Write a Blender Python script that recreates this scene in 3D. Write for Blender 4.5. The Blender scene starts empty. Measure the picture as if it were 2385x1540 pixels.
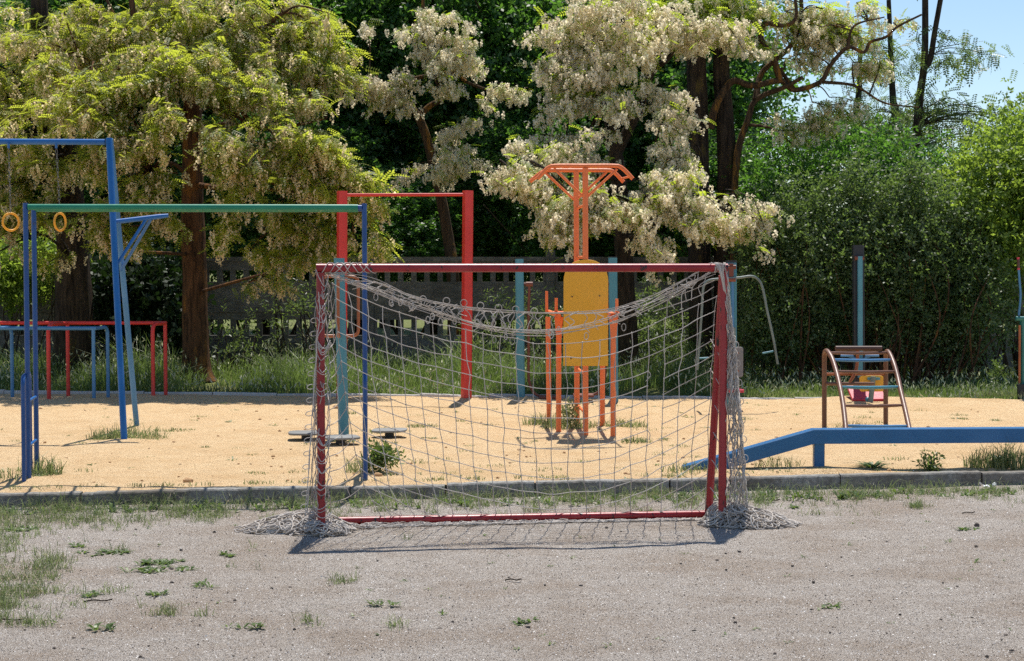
import bpy, bmesh, math, random
import numpy as np
from mathutils import Vector, noise
R0 = random.Random(7)
rng = np.random.default_rng(11)
S = bpy.context.scene
COL = S.collection
# ------------------------------------------------------------------ camera model
F, CX, CY, CH = 4000.0, 1192.5, 770.0, 2.0
TH = math.atan(170 / F)
CT, ST = math.cos(TH), math.sin(TH)
def ray(px, py):
    u = (px - CX) / F; v = (CY - py) / F
    return u, CT + v * ST, -ST + v * CT
def A(px, py, Y):
    a, b, c = ray(px, py); t = Y / b
    return Vector((a * t, Y, CH + c * t))
def G(px, py, z=0.0):
    a, b, c = ray(px, py); t = (z - CH) / c
    return Vector((a * t, b * t, z))
def M(px, Y): return px * Y / F
PZ = 0.10          # level of the sand pad
def P(px, py): return G(px, py, PZ)
# ------------------------------------------------------------------ mesh helpers
class MB:
    def __init__(s): s.v = []; s.f = []; s.sm = []
    def add(s, vs, fs, smooth=False):
        o = len(s.v); s.v += [tuple(p) for p in vs]
        for f in fs: s.f.append([o + i for i in f]); s.sm.append(smooth)
    def box(s, lo, hi):
        x0, y0, z0 = lo; x1, y1, z1 = hi
        s.add([(x0,y0,z0),(x1,y0,z0),(x1,y1,z0),(x0,y1,z0),(x0,y0,z1),(x1,y0,z1),(x1,y1,z1),(x0,y1,z1)],
              [(0,3,2,1),(4,5,6,7),(0,1,5,4),(1,2,6,5),(2,3,7,6),(3,0,4,7)])
    def obox(s, a, b, w, h, up=(0, 0, 1), ch=0.0):
        """box of section w (sideways) x h (along up) running from a to b, chamfered long edges"""
        a = Vector(a); b = Vector(b); d = (b - a).normalized(); u = Vector(up)
        side = d.cross(u)
        if side.length < 1e-4: side = d.cross(Vector((0, 1, 0)))
        side.normalize(); u = side.cross(d).normalized()
        c = min(ch, w * .45, h * .45)
        if c > 0:
            prof = [(-w/2+c,-h/2),(w/2-c,-h/2),(w/2,-h/2+c),(w/2,h/2-c),(w/2-c,h/2),(-w/2+c,h/2),(-w/2,h/2-c),(-w/2,-h/2+c)]
        else:
            prof = [(-w/2,-h/2),(w/2,-h/2),(w/2,h/2),(-w/2,h/2)]
        n = len(prof)
        vs = [a + side*p + u*q for p, q in prof] + [b + side*p + u*q for p, q in prof]
        fs = [(i, (i+1) % n, n + (i+1) % n, n + i) for i in range(n)] + [tuple(range(n-1, -1, -1)), tuple(range(n, 2*n))]
        s.add(vs, fs)
    def tube(s, pts, r, seg=10, cap=True, smooth=True):
        pts = [Vector(p) for p in pts]; n = len(pts)
        rr = list(r) if hasattr(r, '__len__') else [r] * n
        t0 = (pts[1] - pts[0]).normalized()
        nx = t0.orthogonal().normalized()
        vs = []
        for i in range(n):
            if i == 0: t = pts[1] - pts[0]
            elif i == n-1: t = pts[-1] - pts[-2]
            else: t = (pts[i+1] - pts[i]).normalized() + (pts[i] - pts[i-1]).normalized()
            if t.length < 1e-9: t = t0.copy()
            t = t.normalized()
            nx = nx - t * nx.dot(t)
            if nx.length < 1e-6: nx = t.orthogonal()
            nx.normalize(); ny = t.cross(nx)
            for k in range(seg):
                a = 2 * math.pi * k / seg
                vs.append(pts[i] + (nx * math.cos(a) + ny * math.sin(a)) * rr[i])
        fs = []
        for i in range(n - 1):
            for k in range(seg):
                k2 = (k + 1) % seg
                fs.append((i*seg+k, i*seg+k2, (i+1)*seg+k2, (i+1)*seg+k))
        s.add(vs, fs, smooth)
        if cap:
            s.add(vs[:seg], [tuple(range(seg-1, -1, -1))]); s.add(vs[-seg:], [tuple(range(seg))])
    def ball(s, c, r, seg=8, rings=5, sc=(1, 1, 1)):
        c = Vector(c); vs = [c + Vector((0, 0, r*sc[2]))]
        for i in range(1, rings):
            a = math.pi * i / rings
            for k in range(seg):
                b = 2 * math.pi * k / seg
                vs.append(c + Vector((r*sc[0]*math.sin(a)*math.cos(b), r*sc[1]*math.sin(a)*math.sin(b), r*sc[2]*math.cos(a))))
        vs.append(c - Vector((0, 0, r*sc[2])))
        fs = [(0, 1+k, 1+(k+1) % seg) for k in range(seg)]
        for i in range(rings - 2):
            for k in range(seg):
                a = 1+i*seg+k; b = 1+i*seg+(k+1) % seg
                fs.append((a, a+seg, b+seg, b))
        l = len(vs) - 1; o = 1 + (rings-2)*seg
        fs += [(o+k, l, o+(k+1) % seg) for k in range(seg)]
        s.add(vs, fs, True)
    def prism(s, outline, origin, ax, ay, thick, ch=0.004):
        """flat plate with the given 2D outline, front face at origin, thickness backwards, small chamfer"""
        o = Vector(origin); ax = Vector(ax).normalized(); ay = Vector(ay).normalized(); az = ax.cross(ay)
        n = len(outline); cx = sum(p[0] for p in outline)/n; cy = sum(p[1] for p in outline)/n
        def ring(sh, z):
            out = []
            for p, q in outline:
                dx, dy = p-cx, q-cy; l = math.hypot(dx, dy) or 1
                k = max(0, (l-sh)/l)
                out.append(o + ax*(cx+dx*k) + ay*(cy+dy*k) + az*z)
            return out
        vs = ring(ch, 0) + ring(0, -ch) + ring(0, -thick+ch) + ring(ch, -thick)
        fs = [tuple(range(n)), tuple(range(4*n-1, 3*n-1, -1))]
        for k in range(3):
            for i in range(n):
                j = (i+1) % n
                fs.append((k*n+j, k*n+i, (k+1)*n+i, (k+1)*n+j))
        s.add(vs, fs)
    def mesh(s, name, off=(0, 0, 0)):
        me = bpy.data.meshes.new(name)
        ox, oy, oz = off
        me.from_pydata([(x-ox, y-oy, z-oz) for x, y, z in s.v], [], s.f)
        me.polygons.foreach_set('use_smooth', s.sm); me.update()
        return me
def wl(o):
    p = Vector((0, 0, 0))
    while o is not None: p = p + o.location; o = o.parent
    return p
def link(name, me, mat, parent=None, loc=None):
    o = bpy.data.objects.new(name, me)
    if mat is not None and me is not None: me.materials.append(mat)
    COL.objects.link(o)
    if parent is not None: o.parent = parent
    if loc is not None: o.location = loc
    return o
def part(name, mb, mat, parent, label=None):
    o = link(name, mb.mesh(name, wl(parent)), mat, parent)
    if label: o['label'] = label
    return o
def tag(o, label, cat, group=None):
    o['label'] = label; o['category'] = cat
    if group: o['group'] = group
    return o
def thing(name, label, cat, loc, group=None):
    o = link(name, None, None, None, Vector(loc)); o.empty_display_size = .1
    return tag(o, label, cat, group)
def struct(o, kind='structure'):
    o['kind'] = kind; return o
def cat(pts, n=6):
    """Catmull-Rom through points"""
    P_ = [Vector(p) for p in pts]
    P_ = [P_[0]*2 - P_[1]] + P_ + [P_[-1]*2 - P_[-2]]
    out = []
    for i in range(1, len(P_) - 2):
        a, b, c, d = P_[i-1:i+3]
        for k in range(n):
            t = k / n
            out.append(.5*((2*b) + (c-a)*t + (2*a-5*b+4*c-d)*t*t + (3*b-a-3*c+d)*t**3))
    out.append(P_[-2]); return out
def lerp(a, b, t): return a + (b - a) * t
def interp(tab, x):
    xs = [p[0] for p in tab]; ys = [p[1] for p in tab]
    return float(np.interp(x, xs, ys))
# ------------------------------------------------------------------ materials
def newmat(name):
    m = bpy.data.materials.new(name); m.use_nodes = True
    nt = m.node_tree; bs = nt.nodes['Principled BSDF']
    return m, nt, bs
def N(nt, typ, **kw):
    n = nt.nodes.new(typ)
    for k, v in kw.items():
        if k in n.inputs: n.inputs[k].default_value = v
        else: setattr(n, k, v)
    return n
def ramp(nt, stops):
    n = nt.nodes.new('ShaderNodeValToRGB'); el = n.color_ramp.elements
    while len(el) < len(stops): el.new(0.5)
    for e, (p, c) in zip(el, stops):
        e.position = p; e.color = (*c, 1) if len(c) == 3 else c
    return n
def coord(nt, scale=(1, 1, 1)):
    tc = N(nt, 'ShaderNodeTexCoord'); mp = N(nt, 'ShaderNodeMapping'); mp.inputs['Scale'].default_value = scale
    nt.links.new(tc.outputs['Object'], mp.inputs['Vector']); return mp.outputs['Vector']
def paint(name, col, rough=.42, fade=.18, rust=.0, chip=(.06, .025, .012), spec=.5, st=1.):
    """old gloss enamel on steel: uneven sheen, faded zones, small chips"""
    m, nt, bs = newmat(name); L = nt.links.new
    v = coord(nt, (1, 1, st))
    n1 = N(nt, 'ShaderNodeTexNoise', Scale=2.2, Detail=5.0, Roughness=.6); L(v, n1.inputs['Vector'])
    c = Vector(col)
    r1 = ramp(nt, [(.3, c*(1-fade)), (.5, c), (.72, c*(1+fade*.6) + Vector((.02, .02, .02)))])
    L(n1.outputs['Fac'], r1.inputs['Fac'])
    n2 = N(nt, 'ShaderNodeTexNoise', Scale=23.0, Detail=6.0, Roughness=.65); L(v, n2.inputs['Vector'])
    th = .72 - rust
    r2 = ramp(nt, [(th, (0, 0, 0)), (th+.03, (1, 1, 1))]); L(n2.outputs['Fac'], r2.inputs['Fac'])
    mx = N(nt, 'ShaderNodeMixRGB'); mx.inputs['Color2'].default_value = (*chip, 1)
    L(r2.outputs['Color'], mx.inputs['Fac']); L(r1.outputs['Color'], mx.inputs['Color1'])
    L(mx.outputs['Color'], bs.inputs['Base Color'])
    n3 = N(nt, 'ShaderNodeTexNoise', Scale=60.0, Detail=3.0); L(v, n3.inputs['Vector'])
    mr = N(nt, 'ShaderNodeMapRange'); mr.inputs['To Min'].default_value = rough-.1; mr.inputs['To Max'].default_value = rough+.2
    L(n3.outputs['Fac'], mr.inputs['Value']); L(mr.outputs['Result'], bs.inputs['Roughness'])
    bp = N(nt, 'ShaderNodeBump', Strength=.07, Distance=.003); L(n3.outputs['Fac'], bp.inputs['Height']); L(bp.outputs['Normal'], bs.inputs['Normal'])
    bs.inputs['Specular IOR Level'].default_value = spec
    return m
def leafmat(name, c0, c1, c2, trans, tf=.4, rough=.4, spec=.4, nscale=.9):
    m, nt, bs = newmat(name); L = nt.links.new
    g = N(nt, 'ShaderNodeNewGeometry')
    v = coord(nt); n1 = N(nt, 'ShaderNodeTexNoise', Scale=nscale, Detail=3.0); L(v, n1.inputs['Vector'])
    ad = N(nt, 'ShaderNodeMath', operation='MULTIPLY_ADD'); ad.inputs[1].default_value = .6; L(g.outputs['Random Per Island'], ad.inputs[0])
    mu = N(nt, 'ShaderNodeMath', operation='MULTIPLY_ADD'); mu.inputs[1].default_value = 1.3; mu.inputs[2].default_value = -.45
    L(n1.outputs['Fac'], mu.inputs[0]); L(mu.outputs[0], ad.inputs[2])
    r = ramp(nt, [(.05, c0), (.5, c1), (.95, c2)]); L(ad.outputs[0], r.inputs['Fac'])
    L(r.outputs['Color'], bs.inputs['Base Color'])
    bs.inputs['Roughness'].default_value = rough; bs.inputs['Specular IOR Level'].default_value = spec
    tr = N(nt, 'ShaderNodeBsdfTranslucent')
    r2 = ramp(nt, [(.05, Vector(trans)*.6), (.5, trans), (.95, Vector(trans)*1.35)]); L(ad.outputs[0], r2.inputs['Fac'])
    L(r2.outputs['Color'], tr.inputs['Color'])
    ms = N(nt, 'ShaderNodeMixShader'); ms.inputs['Fac'].default_value = tf
    L(bs.outputs['BSDF'], ms.inputs[1]); L(tr.outputs['BSDF'], ms.inputs[2])
    L(ms.outputs['Shader'], nt.nodes['Material Output'].inputs['Surface'])
    return m
def barkmat(name, c0, c1, lichen=None, la=.0):
    m, nt, bs = newmat(name); L = nt.links.new
    v = coord(nt, (9, 9, 1.3)); n1 = N(nt, 'ShaderNodeTexNoise', Scale=2.0, Detail=7.0, Roughness=.65); L(v, n1.inputs['Vector'])
    r = ramp(nt, [(.35, c0), (.65, c1)]); L(n1.outputs['Fac'], r.inputs['Fac'])
    out = r.outputs['Color']
    if lichen:
        v2 = coord(nt, (3, 3, 1)); n2 = N(nt, 'ShaderNodeTexNoise', Scale=1.6, Detail=6.0, Roughness=.7); L(v2, n2.inputs['Vector'])
        r2 = ramp(nt, [(.56-la, (0, 0, 0)), (.64-la, (1, 1, 1))]); L(n2.outputs['Fac'], r2.inputs['Fac'])
        mx = N(nt, 'ShaderNodeMixRGB'); mx.inputs['Color2'].default_value = (*lichen, 1)
        L(r2.outputs['Color'], mx.inputs['Fac']); L(out, mx.inputs['Color1']); out = mx.outputs['Color']
    L(out, bs.inputs['Base Color']); bs.inputs['Roughness'].default_value = .9; bs.inputs['Specular IOR Level'].default_value = .15
    bp = N(nt, 'ShaderNodeBump', Strength=1.0, Distance=.05); L(n1.outputs['Fac'], bp.inputs['Height']); L(bp.outputs['Normal'], bs.inputs['Normal'])
    return m
def islmat(name, stops, rough=.9, spec=.2):
    m, nt, bs = newmat(name); g = N(nt, 'ShaderNodeNewGeometry'); r = ramp(nt, stops)
    nt.links.new(g.outputs['Random Per Island'], r.inputs['Fac']); nt.links.new(r.outputs['Color'], bs.inputs['Base Color'])
    bs.inputs['Roughness'].default_value = rough; bs.inputs['Specular IOR Level'].default_value = spec
    return m
def groundmat(name, c0, c1, c2, patch, sc=(1, 1, 1), fine=45., bump=.6, spots=None, pz=(.5, .7), fd=.012, ct=(.3, .7), mott=None):
    m, nt, bs = newmat(name); L = nt.links.new
    v = coord(nt, sc)
    n1 = N(nt, 'ShaderNodeTexNoise', Scale=.8, Detail=9.0, Roughness=.68); L(v, n1.inputs['Vector'])
    n2 = N(nt, 'ShaderNodeTexNoise', Scale=fine, Detail=7.0, Roughness=.7); L(v, n2.inputs['Vector'])
    r = ramp(nt, [(ct[0], c0), (.5, c1), (ct[1], c2)]); L(n2.outputs['Fac'], r.inputs['Fac'])
    rp = ramp(nt, [(pz[0], (0, 0, 0)), (pz[1], (1, 1, 1))]); L(n1.outputs['Fac'], rp.inputs['Fac'])
    mx = N(nt, 'ShaderNodeMixRGB'); mx.inputs['Color2'].default_value = (*patch, 1); mf = N(nt, 'ShaderNodeMath', operation='MULTIPLY'); mf.inputs[1].default_value = .75
    L(rp.outputs['Color'], mf.inputs[0]); L(mf.outputs[0], mx.inputs['Fac']); L(r.outputs['Color'], mx.inputs['Color1'])
    out = mx.outputs['Color']
    if mott:
        n4 = N(nt, 'ShaderNodeTexNoise', Scale=mott[0], Detail=6.0, Roughness=.7); L(v, n4.inputs['Vector'])
        r4 = ramp(nt, [(.44, (0, 0, 0)), (.62, (1, 1, 1))]); L(n4.outputs['Fac'], r4.inputs['Fac'])
        f4 = N(nt, 'ShaderNodeMath', operation='MULTIPLY'); f4.inputs[1].default_value = mott[1]; L(r4.outputs['Color'], f4.inputs[0])
        m4 = N(nt, 'ShaderNodeMixRGB'); m4.inputs['Color2'].default_value = (*mott[2], 1); L(f4.outputs[0], m4.inputs['Fac']); L(out, m4.inputs['Color1']); out = m4.outputs['Color']
    if spots:
        vo = N(nt, 'ShaderNodeTexVoronoi', Scale=spots[0]); L(v, vo.inputs['Vector'])
        rs = ramp(nt, [(spots[1], (1, 1, 1)), (spots[1]+.06, (0, 0, 0))]); L(vo.outputs['Distance'], rs.inputs['Fac'])
        m2 = N(nt, 'ShaderNodeMixRGB'); m2.inputs['Color2'].default_value = (*spots[2], 1)
        L(rs.outputs['Color'], m2.inputs['Fac']); L(out, m2.inputs['Color1']); out = m2.outputs['Color']
    L(out, bs.inputs['Base Color']); bs.inputs['Roughness'].default_value = .95; bs.inputs['Specular IOR Level'].default_value = .1
    n3 = N(nt, 'ShaderNodeTexNoise', Scale=14.0, Detail=9.0, Roughness=.7); L(v, n3.inputs['Vector'])
    bp = N(nt, 'ShaderNodeBump', Strength=bump, Distance=fd*4); L(n3.outputs['Fac'], bp.inputs['Height'])
    b2 = N(nt, 'ShaderNodeBump', Strength=bump, Distance=fd); L(n2.outputs['Fac'], b2.inputs['Height']); L(bp.outputs['Normal'], b2.inputs['Normal']); L(b2.outputs['Normal'], bs.inputs['Normal'])
    return m
MAT = dict(
    gravel=groundmat('gravel', (.21,.172,.136), (.44,.382,.325), (.72,.66,.59), (.33,.255,.19), (1, 1.3, 1), 90., 1.0, (130., .24, (.82,.79,.75)), (.46, .6), .012, (.37, .63), (5., .42, (.31,.25,.195))),
    sand=groundmat('sand', (.52,.34,.175), (.80,.565,.315), (.92,.71,.45), (.66,.44,.225), (1, 1.3, 1), 70., 1.0, (22., .05, (.36,.2,.09)), (.5, .68), .012, (.37, .62), (4.5, .42, (.66,.42,.21))),
    soil=groundmat('soil', (.08,.09,.03), (.15,.17,.055), (.25,.27,.11), (.2,.17,.09), (1, 1, 1), 20., .8),
    concrete=groundmat('kerb_concrete', (.17,.165,.15), (.29,.28,.26), (.41,.40,.37), (.13,.105,.08), (1, 1, 1), 30., .6, (90., .12, (.16,.15,.14)), (.45, .6), .006, (.35, .65), (3., .5, (.17,.15,.12))),
    pale_concrete=groundmat('pale_concrete', (.42,.40,.38), (.56,.54,.51), (.66,.63,.6), (.36,.31,.27), (1, 1, 1), 30., .5),
    wall=groundmat('fence_concrete', (.13,.125,.118), (.22,.21,.195), (.31,.295,.27), (.08,.075,.065), (.8, .8, 1.6), 9., .8, None, (.42, .62)),
    goal_red=paint('goal_red', (.31,.012,.018), .33, .25, .115, (.02,.012,.012), .5, .3),
    rope=islmat('net_cord', [(0, (.40,.355,.31)), (.5, (.53,.475,.425)), (1, (.64,.59,.53))], .9, .1),
    blue=paint('blue_enamel', (.008,.12,.38), .36, .15, .02),
    blue2=paint('faded_blue_enamel', (.055,.20,.40), .45, .2, .03),
    beam_blue=paint('beam_blue', (.010,.125,.31), .34, .15, .03, (.10,.08,.06)),
    navy=paint('navy_enamel', (.007,.072,.26), .36, .15, .03),
    green=paint('green_enamel', (.008,.22,.12), .35, .15, .0),
    red=paint('red_enamel', (.62,.032,.025), .38, .12, .02),
    orange=paint('orange_enamel', (.84,.20,.055), .45, .12, .02, (.45,.10,.03)),
    teal=paint('teal_enamel', (.065,.25,.325), .4, .15, .03, (.2,.16,.12)),
    greentl=paint('green_teal', (.02,.16,.15), .4, .15, .02),
    yellow=paint('yellow_board', (.80,.40,.022), .5, .05, .0),
    ring=paint('ring_yellow', (.85,.38,.02), .4, .08, .0),
    brown=paint('brown_enamel', (.165,.072,.038), .38, .25, .04, (.03,.02,.015)),
    dkbrown=paint('dark_brown', (.085,.035,.022), .45, .2, .04),
    rust=paint('rusty_red_brown', (.17,.045,.025), .5, .3, .05),
    copper=paint('worn_orange_brown', (.33,.095,.03), .4, .3, .05),
    worn=paint('worn_grey_teal', (.16,.205,.19), .45, .3, .08, (.18,.11,.06)),
    dark=paint('dark_post', (.012,.017,.025), .45, .2, .02),
    mauve=paint('mauve_board', (.22,.225,.235), .6, .1, .0),
    pink=paint('seat_red', (.55,.045,.075), .5, .15, .0),
    plate=paint('grey_plate', (.20,.20,.19), .6, .25, .05),
    steel=paint('chain_steel', (.13,.13,.13), .35, .2, .04),
    bark=barkmat('red_brown_bark', (.035,.02,.013), (.17,.085,.045), (.22,.10,.03), .02),
    darkbark=barkmat('dark_bark', (.018,.014,.011), (.085,.062,.045), (.11,.08,.03), -.02),
    lichen=barkmat('lichen_bark', (.035,.022,.015), (.12,.075,.042), (.26,.125,.028), .02),
    leaf_a=leafmat('acacia_leaf_left', (.08,.115,.016), (.16,.21,.03), (.26,.30,.055), (.58,.64,.06), .55, .5),
    leaf_b=leafmat('acacia_leaf_right', (.08,.13,.016), (.16,.23,.03), (.26,.33,.055), (.54,.66,.05), .55, .5),
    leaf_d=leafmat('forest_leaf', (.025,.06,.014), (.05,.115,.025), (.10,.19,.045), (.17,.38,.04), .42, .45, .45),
    leaf_o=leafmat('olive_leaf', (.045,.075,.022), (.08,.125,.035), (.15,.19,.065), (.22,.32,.06), .4, .4),
    leaf_h=leafmat('hedge_leaf', (.04,.07,.022), (.085,.13,.045), (.19,.23,.125), (.24,.38,.07), .36, .5, .45),
    leaf_k=leafmat('painted_shade_leaf', (.010,.022,.008), (.018,.038,.012), (.035,.065,.02), (.03,.07,.01), .2, .5, .3),  # near-black leaf colour, deep shade painted into it
    leaf_g=leafmat('fresh_leaf', (.06,.115,.016), (.12,.19,.03), (.21,.28,.06), (.40,.56,.06), .45, .5, .4),
    blos_a=leafmat('tan_blossom', (.62,.46,.27), (.82,.67,.43), (.92,.83,.62), (.97,.82,.53), .55, .7, .1),
    blos_b=leafmat('cream_blossom', (.80,.67,.47), (.91,.83,.65), (.95,.91,.79), (.98,.88,.66), .55, .7, .1),
    grass=leafmat('tall_grass', (.06,.09,.028), (.125,.17,.055), (.28,.30,.15), (.26,.38,.08), .42, .45, .45, 1.6),
    turf=leafmat('short_turf', (.10,.13,.05), (.18,.215,.085), (.37,.37,.21), (.27,.35,.11), .38, .5, .4, 2.2),
    dry=islmat('dry_stalks', [(0, (.35,.27,.15)), (1, (.6,.5,.33))]),
    weed=leafmat('weed_leaf', (.06,.10,.025), (.11,.17,.045), (.21,.27,.09), (.20,.30,.05), .35, .45, .5),
    chips=islmat('gravel_chips', [(0, (.10,.08,.065)), (.3, (.26,.21,.18)), (.62, (.42,.37,.33)), (.8, (.62,.58,.54)), (1, (.86,.84,.8))], .6, .4),
    stone=islmat('sandstone', [(0, (.36,.2,.1)), (.5, (.5,.3,.15)), (1, (.6,.42,.25))]),
    stoneg=islmat('dark_stone', [(0, (.05,.045,.04)), (1, (.16,.13,.11))]),
    paper=paint('white_paper', (.8,.8,.79), .8, .05, -.2),
    bud=islmat('pale_flower', [(0, (.5,.5,.28)), (1, (.7,.7,.5))]),
)
# ------------------------------------------------------------------ numpy foliage
def npmesh(name, V, nq):
    """V: (n,3) vertices of nq separate quads"""
    me = bpy.data.meshes.new(name)
    V = np.ascontiguousarray(V, dtype=np.float32)
    me.vertices.add(len(V)); me.vertices.foreach_set('co', V.ravel())
    me.loops.add(4*nq); me.loops.foreach_set('vertex_index', np.arange(4*nq, dtype=np.int32))
    me.polygons.add(nq); me.polygons.foreach_set('loop_start', np.arange(0, 4*nq, 4, dtype=np.int32))
    try: me.polygons.foreach_set('loop_total', np.full(nq, 4, dtype=np.int32))
    except Exception: pass
    me.update(calc_edges=True); return me
def rots(n, pitch=(.3, .4), roll=(0, .5), yaw=None):
    y = rng.uniform(0, 2*np.pi, n) if yaw is None else yaw
    p = rng.normal(pitch[0], pitch[1], n); r = rng.normal(roll[0], roll[1], n)
    cy, sy, cp, sp, cr, sr = np.cos(y), np.sin(y), np.cos(p), np.sin(p), np.cos(r), np.sin(r)
    Z = np.zeros(n); O = np.ones(n)
    Rz = np.stack([cy,-sy,Z, sy,cy,Z, Z,Z,O], 1).reshape(n,3,3)
    Ry = np.stack([cp,Z,sp, Z,O,Z, -sp,Z,cp], 1).reshape(n,3,3)
    Rx = np.stack([O,Z,Z, Z,cr,-sr, Z,sr,cr], 1).reshape(n,3,3)
    return Rz @ Ry @ Rx
def place(T, pos, Rm, sc):
    """T (m,3) template placed at pos (n,3)"""
    V = np.einsum('nij,mj->nmi', Rm, T) * sc[:, None, None] + pos[:, None, :]
    return V.reshape(-1, 3)
def quadleaf(o, d, s, l, w):
    o = np.array(o, float); d = np.array(d, float); s = np.array(s, float)
    return [o, o + d*l*.5 + s*w, o + d*l, o + d*l*.5 - s*w]
def pinnate(n=6, L=.21, l=.05, w=.0125):
    T = []
    for k in range(n):
        x = L*(k+1)/(n+1); dz = -.25*(x**2)/L
        for s in (-1, 1):
            dr = np.array([.35, s*.93, -.12]); dr /= np.linalg.norm(dr); sd = np.array([.93, -s*.35, 0])
            T += quadleaf((x, 0, dz), dr, sd, l, w)
    T += quadleaf((L*.92, 0, -.25*L), np.array([.95, 0, -.3]), np.array([0, 1, 0]), l, w)
    return np.array(T)
def raceme(n=15, L=.17, q=.034, seed=3):
    r = np.random.default_rng(seed); T = []
    for k in range(n):
        z = -L*(k+.6)/n; rad = .028*(1-.55*(k/n)); a = r.uniform(0, 2*np.pi)
        o = np.array([rad*np.cos(a), rad*np.sin(a), z])
        d = np.array([np.cos(a)*.6, np.sin(a)*.6, -.7]) + r.normal(0, .3, 3); d /= np.linalg.norm(d)
        s = np.cross(d, r.normal(0, 1, 3)); s /= np.linalg.norm(s)
        T += quadleaf(o - d*q*.5, d, s, q*(1.25-.4*k/n), q*.5)
    return np.array(T)
def sprig(n=6, L=.16, l=.06, w=.016, seed=5):
    r = np.random.default_rng(seed); T = []
    for k in range(n):
        x = L*(k+.5)/n; a = k*2.4
        d = np.array([.55, np.cos(a)*.7, np.sin(a)*.7]); d /= np.linalg.norm(d)
        s = np.cross(d, np.array([0, 0, 1.]) + r.normal(0, .3, 3)); s /= np.linalg.norm(s)
        T += quadleaf((x, 0, 0), d, s, l*r.uniform(.8, 1.2), w)
    return np.array(T)
T_PIN, T_RAC = pinnate(), [raceme(seed=k) for k in (1, 2, 3)]
T_PUF = [raceme(14, .115, .036, k) for k in (4, 5, 6)]
T_SPR = sprig(); T_BIG = sprig(6, .24, .12, .034, 8); T_WIL = sprig(7, .26, .10, .013, 9)
def in_blobs(blobs, n):
    """blobs: (px,py,Y,rx px,rz px,ry m[,w]) -> n points in the union, biased outwards"""
    w = np.array([b[3]*b[4]*(b[6] if len(b) > 6 else 1) for b in blobs], float); w /= w.sum()
    ix = rng.choice(len(blobs), n, p=w)
    d = rng.normal(0, 1, (n, 3)); d /= np.linalg.norm(d, axis=1)[:, None]
    rad = rng.uniform(0, 1, n)**.42
    C = np.array([A(b[0], b[1], b[2]) for b in blobs]); RR = np.array([(M(b[3], b[2]), b[5], M(b[4], b[2])) for b in blobs])
    return C[ix] + d * rad[:, None] * RR[ix]
def leaves_at(cl, per, spread, T, pitch=(.35, .45), roll=(0, .5), smin=.8, smax=1.25, flat=.6):
    n = len(cl)*per
    pos = np.repeat(cl, per, 0) + rng.normal(0, 1, (n, 3))*np.array([spread, spread, spread*flat])
    return place(T, pos, rots(n, pitch, roll), rng.uniform(smin, smax, n))
def racemes_at(cl, per, spread, drop=.06, smin=.75, smax=1.35):
    out = []
    for T in T_RAC:
        n = max(1, len(cl)*per//3); ix = rng.integers(0, len(cl), n)
        pos = cl[ix] + rng.normal(0, 1, (n, 3))*np.array([spread, spread, spread*.55]) - np.array([0, 0, drop])
        out.append(place(T, pos, rots(n, (0, .22), (0, .22)), rng.uniform(smin, smax, n)))
    return np.concatenate(out)
def fol(name, V, mat, parent):
    off = np.array(wl(parent)); nq = len(V)//4
    return link(name, npmesh(name, V - off, nq), mat, parent)
def bent(a, b, sag=.12, n=5):
    a = Vector(a); b = Vector(b); m = (a+b)/2; L = (b-a).length
    m += Vector((R0.gauss(0, .1)*L, R0.gauss(0, .1)*L, sag*L + R0.gauss(0, .05)*L))
    return cat([a, m, b], n)
def limb(mb, pts, r0, r1, seg=8, wob=.0, sub=5):
    p = cat(pts, sub)
    if wob: p = [q + Vector((R0.gauss(0, wob), R0.gauss(0, wob), 0)) for q in p]
    n = len(p); mb.tube(p, [lerp(r0, r1, (i/(n-1))**.8) for i in range(n)], seg)
def twigs(mb, anchors, targets, r=.018, maxd=9):
    """thin branches from the nearest anchor below each target"""
    for t in targets:
        t = Vector(t); best = min(anchors, key=lambda a: (a-t).length + max(0, a.z-t.z)*1.5)
        d = (best-t).length
        if d < .2 or d > maxd: continue
        p = bent(best, t, .1, 5); n = len(p)
        mb.tube(p, [lerp(r*min(1.6, .5+d*.35), .005, i/(n-1)) for i in range(n)], 5)
def px3(pts, Y, dy=.0): return [A(x, y, Y + dy*k) for k, (x, y) in enumerate(pts)]
def flared(base, pts, r0, r1, mb, seg=14, fl=1.5):
    p = cat([base] + pts, 6); n = len(p)
    rr = [lerp(r0, r1, i/(n-1))*(1 + (fl-1)*math.exp(-i*.55)) for i in range(n)]
    # fluted bark ridges
    k0 = len(mb.v); mb.tube(p, rr, seg)
    for i in range(n):
        for k in range(seg):
            q = Vector(mb.v[k0+i*seg+k]); c = p[i]; f = 1 + .10*noise.noise(Vector((k*1.7+base.x, i*.35, base.y))) + .05*((k % 2)*2-1)
            mb.v[k0+i*seg+k] = tuple(c + (q-c)*f)
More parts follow.
